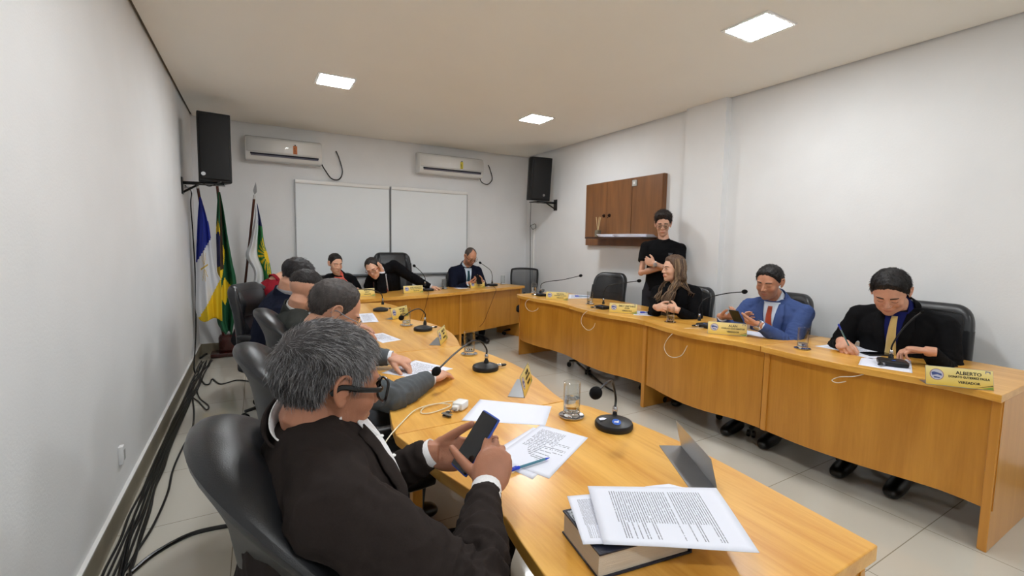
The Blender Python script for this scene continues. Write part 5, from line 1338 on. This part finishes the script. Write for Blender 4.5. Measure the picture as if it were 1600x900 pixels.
    if jacket and lapel:
        ringcol(.35, 2*PI-.35, rk+.003, rk*.97, -.020, .045, 'shirt_collar', sh_mat, .003, droop=.030)
        for s in (1, -1):      # collar points
            q0 = neck+fn_*(rk+.004)*math.cos(.30)+ln_*s*(rk+.004)*math.sin(.30)+axn*(.006)
            tip = fp(.90, s*.050, .010); q1 = neck+fn_*rk*math.cos(1.1)+ln_*s*rk*math.sin(1.1)+axn*.030
            q2 = neck+fn_*(rk+.006)*math.cos(1.1)+ln_*s*(rk+.012)*math.sin(1.1)+axn*(-.004)
            to(MB().add([q0, q1, q2, tip], [(0, 1, 2, 3)]), 'shirt_collar', sh_mat, smooth=False, thick=.003)
        ringcol(.62, 2*PI-.62, rk+.022, rk+.011, -.030, .046, 'jacket_collar', top_mat, .005, droop=.045, back=True)
        if tie:
            tm = cloth_mat('tie_%d_%d_%d' % tuple(tie), tie, .45, sheen=.4)
            kn = neck+fn_*(rk+.012)+axn*(-.022)
            to(MB().ell(kn, (.020, .014, .020), 14, M=np.array([ln_, fn_, axn]).T), 'tie_knot', tm)
            to(MB().grid(5, 24, lambda u, q: fp(.93-(.93-v0+.02)*q, (u-.5)*(.028+.045*q), .010+.003*math.sin(PI*u))), 'tie', tm, thick=.004)
        else:
            for k in range(3): to(MB().ell(fp(.84-.11*k, 0, .006), (.006, .006, .003), 8), 'shirt_button', M_WHITE)
    else:
        ringcol(0, 2*PI, rk+.010, rk+.001, -.026, .004, 'collar', top_mat, .004, droop=.02)
    for s in (1, -1):
        dd = nz(W[s]-E[s])
        if jacket and cuff and sleeve == 'long':
            to(MB().tube([W[s]-dd*.055, W[s]-dd*.022, W[s]+dd*.006], [.034, .0335, .034], 20, caps=False), 'shirt_cuff', sh_mat, thick=.003)
        if sleeve == 'short':
            pass
    if watch:
        s, wc = watch; dd = nz(W[s]-E[s]); c = W[s]-dd*(.006 if sleeve == 'short' else -.010); M = np.array(Vector(dd).to_track_quat('Z', 'Y').to_matrix())
        wo = MB().lathe([(.0275, -.010), (.031, -.010), (.031, .010), (.0275, .010), (.0275, -.010)], c, n=24, M=M); wb = to(wo, 'watch_strap', pbr('watch_strap_%d' % sum(wc), wc, .4))
        nn = nz(hands.get(s, {}).get('n', (0, 0, -1))); side_ = -(nn-dd*(nn @ dd)); side_ = nz(side_)
        M2 = np.array(Vector(side_).to_track_quat('Z', 'Y').to_matrix())
        to(MB().lathe([(0, 0), (.019, 0), (.020, .004), (.017, .008), (0, .0085)], c+side_*.029, n=24, M=M2), 'watch_case', pbr('watch_case', (205, 205, 210), .2, .7))
    # trousers and shoes
    tm = cloth_mat('tr_%d_%d_%d' % tuple(trousers), trousers)
    mb = MB(); loft(mb, [(hip-sp*.09, lt, ft, .165*g, .12*g), (hip, lt, ft, .176*g, .128*g), (hip+sp*.07, lt, ft, .160*g, .118*g)], 28)
    for s in (1, -1): leg(mb, s, .008)
    link_mesh('trousers', remesh(mb, .012, 3), tm, t)
    for s in (1, -1):
        hj, kn, an = J[s]; R_ = np.array(Matrix.Rotation(chest_yaw, 3, 'Z')); c = np.array([an[0], an[1], .045])+f0*.065
        to(MB().rbox(c, (.28, .095, .085), .04, n=6, M=R_, fn=lambda P: np.c_[P[:, 0], P[:, 1]*(1-.25*np.clip(P[:, 0]/.14, -1, 1)**2), P[:, 2]*(1-.35*np.clip(P[:, 0]/.14, 0, 1))-.010*np.clip(P[:, 0]/.14, 0, 1)]), 'shoe', pbr('shoe_black', (15, 14, 14), .3))
    t2 = dict(root=t, head=head, Hs=Hs, tow=tow, S=S, E=E, W=W, neck=neck, fp=fp, to=to, spine=spine, lt=lt, ft=ft, sp=sp, info=info, face_pt=face_pt, f0=f0, l0=l0, mat=top_mat, jb=jb)
    return t2
down = lambda p: np.array([0, 0, -1.0])
def comb_back(p): return nz(np.array([-.6, p[1]*6, -.35-.5*(abs(p[1]) > .05)]))
def comb_messy(p):   # forward and to the side on top, downwards on the sides and nape
    side = np.array([.15, 0, -1.0]); topv = np.array([.8, .5*np.sign(p[1]+.02)+p[1]*3, .05]); k = np.clip((p[2]-.045)/.04, 0, 1)
    return nz(topv*k+side*(1-k)+np.array([.3, 0, 0])*pnoise(np.array([p]), 12, 3)[0])
def comb_down(p): return np.array([.1, 0, -1.0])
def D3(*a): return np.array(a, float)
# ---- the grey haired man with the phone (nearest)
ph_c = ad(743, 691, 1.12)
ph_n = nz(D3(-.78, -.10, .60)); ph_u = nz(D3(.60, .04, .80)-ph_n*(D3(.60, .04, .80) @ ph_n)); ph_w = np.cross(ph_u, ph_n)
phone(np.array([ph_w, ph_u, ph_n]).T, ph_c, 'smartphone in a blue case held by the grey haired man', case=(52, 84, 178))
W1R = ad(760, 765, 1.03); W1L = ad(676, 707, 1.18)
P1 = person('grey haired man in dark brown suit and black glasses, looking at his phone', (.13, .95), (.15, .96, .56), -.02, (.092, .945, 1.040), (.122, .945, 1.110), .20, .24, .0,
    skin=('deep_bronze', (172, 118, 92)), head_o=dict(wide=1.05, jaw=1.08), hscale=.965, hair=('short', .010, (62, 59, 60), .006),
    strand=(17000, .021, .00042, [(122, 120, 121), (84, 81, 82), (58, 54, 54), (156, 155, 157)], comb_messy, .30, .08),
    jacket=(44, 38, 36), shirt=(232, 232, 234), vneck=.12, vw=.085, vox=.0030, cvox=.005, girth=1.12, belly=1.25,
    wr={-1: W1R, 1: W1L}, elp={-1: D3(.2, -.9, -.6), 1: D3(-.2, .5, -1)},
    hands={-1: dict(d=ad(777, 706, 1.085)-W1R, n=ray(757, 740)+D3(-.1, 0, -.25), curl=(10, 44, 52, 56), spread=.04, thumb=(.42, .88, .15, 6), hs=1.0, ),
           1: dict(d=ad(735, 708, 1.17)-W1L, n=-ray(700, 700)+D3(0, 0, .2), curl=(6, 8, 8, 10), spread=.05, thumb=(.86, .50, .30, 6), hs=1.0)},
    trousers=(30, 26, 26), glasses=((16, 14, 14), .0030, 'square'), fat=1.12, hair_n=(180, 130), brow=(80, 76, 76), wr_seed=3, wrinkle=2.0)
# ---- grey suited man with glasses, leaning over his papers
P2 = person('balding man in grey suit leaning over papers, hands flat on the desk', (.2, 1.95), (.16, 1.98, .56), -.05, (.205, 1.91, .995), (.262, 1.885, 1.108), .02, .55, 0,
    skin=('warm', (206, 154, 128)), head_o=dict(wide=1.0), hair=('recede', .009, (62, 56, 54)), strand=(2600, .012, .0006, [(84, 78, 76), (50, 44, 42)], comb_back, .4, .2),
    jacket=(88, 92, 96), shirt=(228, 232, 240), vneck=.35, vox=.0038, cvox=.006, girth=1.08,
    fat=1.15, wr={-1: az(670, 592, TOP+.035), 1: az(611, 559, TOP+.055)}, elp={-1: D3(-.3, -.8, -.2), 1: D3(-.3, .8, -.2)},
    hands={-1: dict(hs=1.06, d=az(714, 572, TOP)-az(672, 593, TOP), n=D3(.05, .1, -1), curl=(12, 12, 14, 16), spread=.10, thumb=(.35, .95, .35, 5)),
           1: dict(hs=1.06, d=az(655, 568, TOP)-az(613, 563, TOP)+D3(0, 0, -.03), n=D3(.1, -.2, -1), curl=(25, 45, 55, 60), spread=.05, thumb=(.8, .6, .2, 15))},
    trousers=(70, 72, 76), glasses=((120, 120, 125), .0012, 'round'), wr_seed=5)
# ---- man with shaved sides
P3 = person('man with dark cropped hair and shaved sides in olive grey jacket', (.2, 3.0), (.14, 3.02, .56), 0, (.205, 3.01, .962), (.258, 3.0, 1.075), .45, .42, 0,
    skin=('tan', (200, 150, 124)), head_o=dict(wide=1.02), hair=('fade', .012, (34, 30, 30)), top=(.001, .006), strand=(2600, .010, .0008, [(44, 40, 40), (24, 20, 20)], comb_messy, .5, .3),
    jacket=(56, 58, 56), shirt=(200, 200, 200), vox=.0045, cvox=.008,
    wr={-1: D3(.52, 2.85, TOP+.05), 1: D3(.55, 3.15, TOP+.05)}, hands={-1: dict(n=D3(0, 0, -1), d=D3(1, .4, 0)), 1: dict(n=D3(0, 0, -1), d=D3(1, -.4, 0))}, glasses=None, wr_seed=6, beard=.15)
# ---- navy suit man
P4 = person('dark haired man in navy suit bent forward beyond the man with shaved sides', (.15, 3.8), (.06, 3.86, .56), .0, (.185, 3.72, .985), (.26, 3.72, 1.100), .30, .75, 0,
    skin=('tan', (200, 150, 124)), head_o=dict(wide=1.02), hair=('short', .020, (40, 36, 38), .008), strand=(1800, .022, .001, [(60, 58, 62), (34, 30, 32)], comb_messy, .4, .2), hscale=1.05,
    jacket=(24, 28, 44), shirt=(150, 150, 155), vox=.005, cvox=.008, girth=1.12,
    wr={-1: D3(.56, 3.62, TOP+.05), 1: D3(.58, 3.95, TOP+.05)}, hands={-1: dict(n=D3(0, 0, -1), d=D3(1, .4, 0)), 1: dict(n=D3(0, 0, -1), d=D3(1, -.4, 0))}, wr_seed=7)
P5 = person('person in dark red top at the far end of the left row, mostly hidden', (.05, 4.5), (-.06, 4.50, .54), .0, (.15, 4.44, 1.015), (.27, 4.47, 1.075), .1, .8, 0,
    skin=('tan', (200, 150, 124)), hair=('short', .014, (36, 30, 30)), jacket=(122, 22, 34), jname='red_top', lapel=False, cuff=False, vox=.006, cvox=.009, girth=1.1,
    wr={-1: D3(.55, 4.35, TOP+.05), 1: D3(.55, 4.6, TOP+.05)}, hands={-1: dict(n=D3(0, 0, -1), d=D3(1, .3, 0)), 1: dict(n=D3(0, 0, -1), d=D3(1, -.3, 0))}, wr_seed=8)
# ---- woman in coral blouse
hd = ay(524, 412, 5.66)
P6 = person('woman with tied dark hair in black blazer over a coral blouse', (hd[0]+.05, 5.8), (hd[0]+.03, 5.88, .53), -PI/2, (hd[0]+.045, 5.74, hd[2]-.135), hd, -PI/2+.30, .22, .0,
    skin=('fair', (220, 174, 148)), head_o=dict(fem=1, wide=.96, jaw=.9), hscale=.96, hair=('woman', .010, (24, 18, 18)), jacket=(20, 20, 23), shirt=(228, 112, 98), vneck=.05, vw=.11, lapw=.45, cuff=False, vox=.005, cvox=.007, girth=.88, shoulders=.165,
    wr={-1: D3(hd[0]-.10, 5.50, TOP+.04), 1: D3(hd[0]+.20, 5.48, TOP+.04)}, hands={-1: dict(d=D3(.6, -.5, 0), n=D3(0, 0, -1)), 1: dict(d=D3(-.6, -.5, 0), n=D3(0, 0, -1))}, wr_seed=9, eyes='down')
bun = MB().ell(hd+D3(.02, .10, -.02), (.035, .04, .035), 16); P6['to'](bun, 'hair_bun', hair_mat('24_18_18', (24, 18, 18)))
# ---- man leaning on his hand
hd = ay(583, 419, 5.42)
P7 = person('man in black suit with glasses leaning sideways on his raised hand', (1.52, 5.8), (1.50, 5.86, .54), -PI/2, (1.31, 5.55, 1.01), hd, -PI/2-.45, .42, .35,
    skin=('fair', (220, 174, 148)), hair=('recede', .010, (34, 26, 24)), jacket=(18, 18, 21), shirt=(222, 222, 228), tie=(140, 28, 36), vneck=.20, vox=.0048, cvox=.007, girth=1.1, shoulders=.20,
    wr={-1: hd+D3(.095, -.03, -.045), 1: D3(1.94, 5.52, TOP+.04)}, elp={-1: D3(.2, -.5, -1), 1: D3(.1, .3, -.3)}, shroll=.55,
    hands={-1: dict(d=D3(-.15, .10, .95), n=D3(-.9, .1, -.1), curl=(35, 45, 50, 55)), 1: dict(d=D3(.95, -.25, -.12), n=D3(0, 0, -1), curl=(20, 24, 28, 30), spread=.09)},
    glasses=((120, 60, 50), .0020, 'round'), wr_seed=10)
# ---- bald man in navy suit
hd = ay(735, 401, 5.72)
P8 = person('bald bearded man in navy suit with teal tie looking down at his phone', (hd[0], 5.85), (hd[0]-.02, 5.96, .54), -PI/2, (hd[0]-.02, 5.82, hd[2]-.135), hd, -PI/2+.12, .55, 0,
    skin=('bronze', (190, 136, 108)), hair=('bald', .004, (70, 60, 54)), jacket=(22, 26, 42), shirt=(206, 222, 236), tie=(24, 66, 76), vneck=.22, vox=.0048, cvox=.007, girth=1.08,
    wr={-1: D3(hd[0]-.09, 5.58, TOP+.06), 1: D3(hd[0]+.13, 5.60, TOP+.07)}, elp={-1: D3(-.5, .2, -1), 1: D3(.5, .2, -1)},
    hands={-1: dict(d=D3(.8, -.3, .15), n=D3(.2, .4, .8), curl=(45, 50, 50, 50)), 1: dict(d=D3(-.8, -.2, .25), n=D3(.2, .5, .6), curl=(45, 50, 50, 50))},
    glasses=((60, 40, 34), .0018, 'round'), beard=.45, wr_seed=11)
phone(Matrix.Rotation(-.1, 3, 'Z') @ Matrix.Rotation(.9, 3, 'X'), (hd[0]+.04, 5.53, TOP+.115), 'dark phone held by the bald man in navy suit', case=(24, 24, 30))
pin = MB()
for dz in (0, -.028): pin.ell(P8['fp'](.62+dz*1.4, .085, .012), (.010, .008, .013), 8)
P8['to'](pin, 'lapel_pin', M_WHITE)
# ---- seated woman with long hair
hd = ad(1052, 420, 4.10)
P9 = person('woman with long light brown hair in black blazer, hands clasped, looking aside', (hd[0]+.12, hd[1]), (hd[0]+.12, hd[1]+.0, .54), PI+.38, (hd[0]+.045, hd[1]+.01, hd[2]-.140), hd, PI-.36, .02, 0,
    skin=('fair', (220, 174, 148)), head_o=dict(fem=1, wide=.96, jaw=.88), hscale=.97, hair=('woman', .016, (92, 70, 54)), jacket=(17, 17, 19), shirt=(20, 20, 22), vneck=.30, vox=.0042, cvox=.006, girth=.96, shoulders=.165, kreach=.26,
    wr={-1: ad(1026, 480, 3.94), 1: ad(1057, 484, 3.84)}, elp={-1: D3(.2, .4, -1), 1: D3(.2, -.4, -1)},
    hands={-1: dict(d=D3(-.22, -.9, .12), n=D3(.75, -.2, -.3), curl=(48, 50, 52, 54), spread=.02, hs=.92), 1: dict(d=D3(-.12, .9, .16), n=D3(.75, .2, -.3), curl=(48, 50, 52, 54), spread=.02, hs=.92)}, cuff=False, wr_seed=12, eyes='open', lips=(.80, .40, .42), brow=(70, 50, 40))
def long_hair(P, cols):
    rnd = np.random.RandomState(4); mbs = [MB() for _ in cols]; tow = P['tow']
    for k in range(950):
        a = rnd.uniform(1.15, 2*PI-1.15); side = a < PI      # around the back and sides
        z = .085-.05*rnd.rand(); r = .088+.010*rnd.rand()
        s = 1 if side else -1
        p0 = np.array([-.01+r*math.cos(a)*.95, r*.92*math.sin(a), z]); front = rnd.rand() < (.62 if s > 0 else .35)
        p1 = p0*[1.12, 1.18, 1]+[0, 0, -.10]
        if front: p2 = np.array([.02+.02*rnd.randn(), s*(.085+.010*rnd.randn()), -.15]); p3 = np.array([.085+.02*rnd.randn(), s*(.075+.018*rnd.randn()), -.26]); L = [.34, .46][int(s > 0)]; p4 = np.array([.12+.015*rnd.randn(), s*(.075+.02*rnd.randn()), -L+.06*rnd.rand()])
        else: p2 = p0*[1.1, 1.05, 0]+[-.01, 0, -.12]; p3 = np.array([-.105+.012*rnd.randn(), .07*rnd.randn(), -.22]); p4 = np.array([-.11+.012*rnd.randn(), .06*rnd.randn(), -.34+.05*rnd.rand()])
        pts = tow(np.array(cr([p0*[.9, .9, 1.15], p0, p1, p2, p3, p4], 3)))
        mbs[rnd.randint(len(cols))].tube(pts, [.0030]*(len(pts)-3)+[.0024, .0016, .0008], 4, caps=False)
    for m_, c in zip(mbs, cols): P['to'](m_, 'hair_lock', hair_mat('l%d_%d_%d' % c, c, .4))
long_hair(P9, [(96, 74, 56), (140, 116, 90), (70, 52, 42)])
neckl = MB(); 
for q in np.linspace(-1, 1, 17): neckl.ell(P9['neck']+P9['ft']*(.072*math.cos(q*1.2)+.004)+P9['lt']*.066*math.sin(q*1.2)+D3(0, 0, -.006-.022*math.cos(q*1.5)), (.0055,)*3, 8)
P9['to'](neckl, 'pearl_necklace', M_WHITE)
# ---- man in blue suit
hd = ad(1202, 441, 3.30)
P10 = person('man in blue suit with rust red tie, looking down at a phone', (hd[0]+.1, hd[1]), (hd[0]+.14, hd[1]-.0, .54), PI+.15, (hd[0]+.085, hd[1]-.01, hd[2]-.130), hd, PI+.14, .26, -.05,
    skin=('bronze', (190, 136, 108)), head_o=dict(wide=1.06, jaw=1.1), hair=('short', .011, (24, 20, 20)), strand=(2600, .011, .0008, [(34, 30, 30), (18, 15, 15)], comb_messy, .4, .12), jacket=(66, 84, 132), shirt=(216, 226, 240), tie=(164, 66, 36), vneck=.22, vox=.0040, cvox=.006, girth=1.04, kreach=.30,
    wr={-1: ad(1129, 495, 3.34), 1: ad(1186, 508, 3.12)}, elp={-1: D3(.15, .45, -1), 1: D3(.2, -.45, -1)},
    hands={-1: dict(d=D3(-.2, -.85, .1), n=D3(.2, -.2, .8), curl=(55, 58, 60, 60)), 1: dict(d=D3(-.1, .92, .10), n=D3(.3, .2, .75), curl=(55, 60, 62, 62))}, beard=.35, wr_seed=13, watch=(1, (120, 120, 124)), wrinkle=1.2)
phone(Matrix.Rotation(PI/2+.2, 3, 'Z') @ Matrix.Rotation(.75, 3, 'X'), ad(1150, 494, 3.16), 'black phone held by the man in blue suit', case=(20, 20, 22), w=.068, h=.135)
# ---- man in black suit writing
hd = ad(1391, 456, 2.68)
wR = az(1318, 538, TOP+.05); wL = az(1452, 545, TOP+.045)
P11 = person('man in black suit, dark blue shirt and gold tie, writing with a pen', (hd[0]+.15, hd[1]), (hd[0]+.17, hd[1]+.0, .54), PI+.10, (hd[0]+.135, hd[1]-.01, hd[2]-.105), hd, PI+.22, .62, 0,
    skin=('warm', (206, 154, 128)), head_o=dict(wide=1.08, jaw=1.1), hscale=1.05, hair=('short', .013, (22, 18, 18), .004), strand=(3000, .014, .0008, [(38, 34, 34), (16, 13, 13)], comb_messy, .4, .12), jacket=(18, 18, 20), shirt=(26, 32, 92), tie=(206, 178, 112), vneck=.18, vox=.0038, cvox=.006, girth=1.08, kreach=.28, shoulders=.20,
    wr={-1: wR+D3(.055, .035, 0), 1: ad(1452, 549, 2.44)}, elp={-1: D3(.2, .55, -1), 1: D3(.9, -.25, -1)},
    hands={-1: dict(d=D3(-.75, -.50, -.12), n=D3(.25, -.45, -.75), curl=(38, 48, 60, 66), thumb=(.85, .35, .45, 18)), 1: dict(d=D3(-.30, .85, .0), n=D3(-.1, .1, -1), curl=(34, 42, 48, 52), spread=.07)}, wr_seed=14, cuff=False, wrinkle=1.2)
tip = az(1331, 550, TOP+.003); top_ = ad(1310, 507, 2.58)
pen(top_, tip, 'blue pen in the hand of the man in black suit')
rg = P11['info'][1][0][2]; 
# ---- standing young man
hd = ad(1036, 351, 4.58)
f12 = PI+.62
F12 = np.array([math.cos(f12), math.sin(f12), 0]); L12 = np.array([-math.sin(f12), math.cos(f12), 0])
P12 = person('young man in black t-shirt and glasses standing with crossed arms', (hd[0], hd[1]), (hd[0]-.0, hd[1]+.01, .93), f12, (hd[0]+.02, hd[1]+.0, hd[2]-.155), hd, f12+.10, .18, 0, legs='stand',
    skin=('tan2', (204, 156, 130)), head_o=dict(wide=.94, jaw=.9), hscale=.98, hair=('curly', .034, (34, 22, 18), .010), top=(.003, .012), strand=(2600, .018, .0009, [(48, 34, 28), (26, 18, 15)], comb_messy, 1.0, .6), jacket=None, jname='tshirt', shirt=(17, 17, 19), sleeve='short', trousers=(40, 42, 50), vox=.0042, cvox=.007, girth=.92, shoulders=.168,
    wr={-1: hd+F12*.165+L12*.045+D3(0, 0, -.425), 1: hd+F12*.215-L12*.045+D3(0, 0, -.395)},
    elp={-1: -L12*1.0+D3(0, 0, -.9)-F12*.1, 1: L12*1.0+D3(0, 0, -.9)-F12*.1},
    hands={-1: dict(d=L12-F12*.25+D3(0, 0, .1), n=-np.array([math.cos(f12), math.sin(f12), 0]), curl=(30, 32, 34, 36), hs=.95),
           1: dict(d=-L12-F12*.45+D3(0, 0, .35), n=-np.array([math.cos(f12), math.sin(f12), 0]), curl=(25, 28, 30, 34), hs=.95)},
    glasses=((60, 56, 54), .0012, 'round'), wr_seed=15, watch=(1, (225, 225, 225)), cuff=False)
prt = MB()
for k, (w_, v) in enumerate(((.040, .735), (.034, .715), (.012, .690), (.014, .672))):
    prt.grid(4, 2, lambda u, q: P12['fp'](v+.008*(q-.5), .085+(u-.5)*w_, .0015))
P12['to'](prt, 'chest_print', pbr('print_grey', (150, 150, 155), .6), thick=.0008)
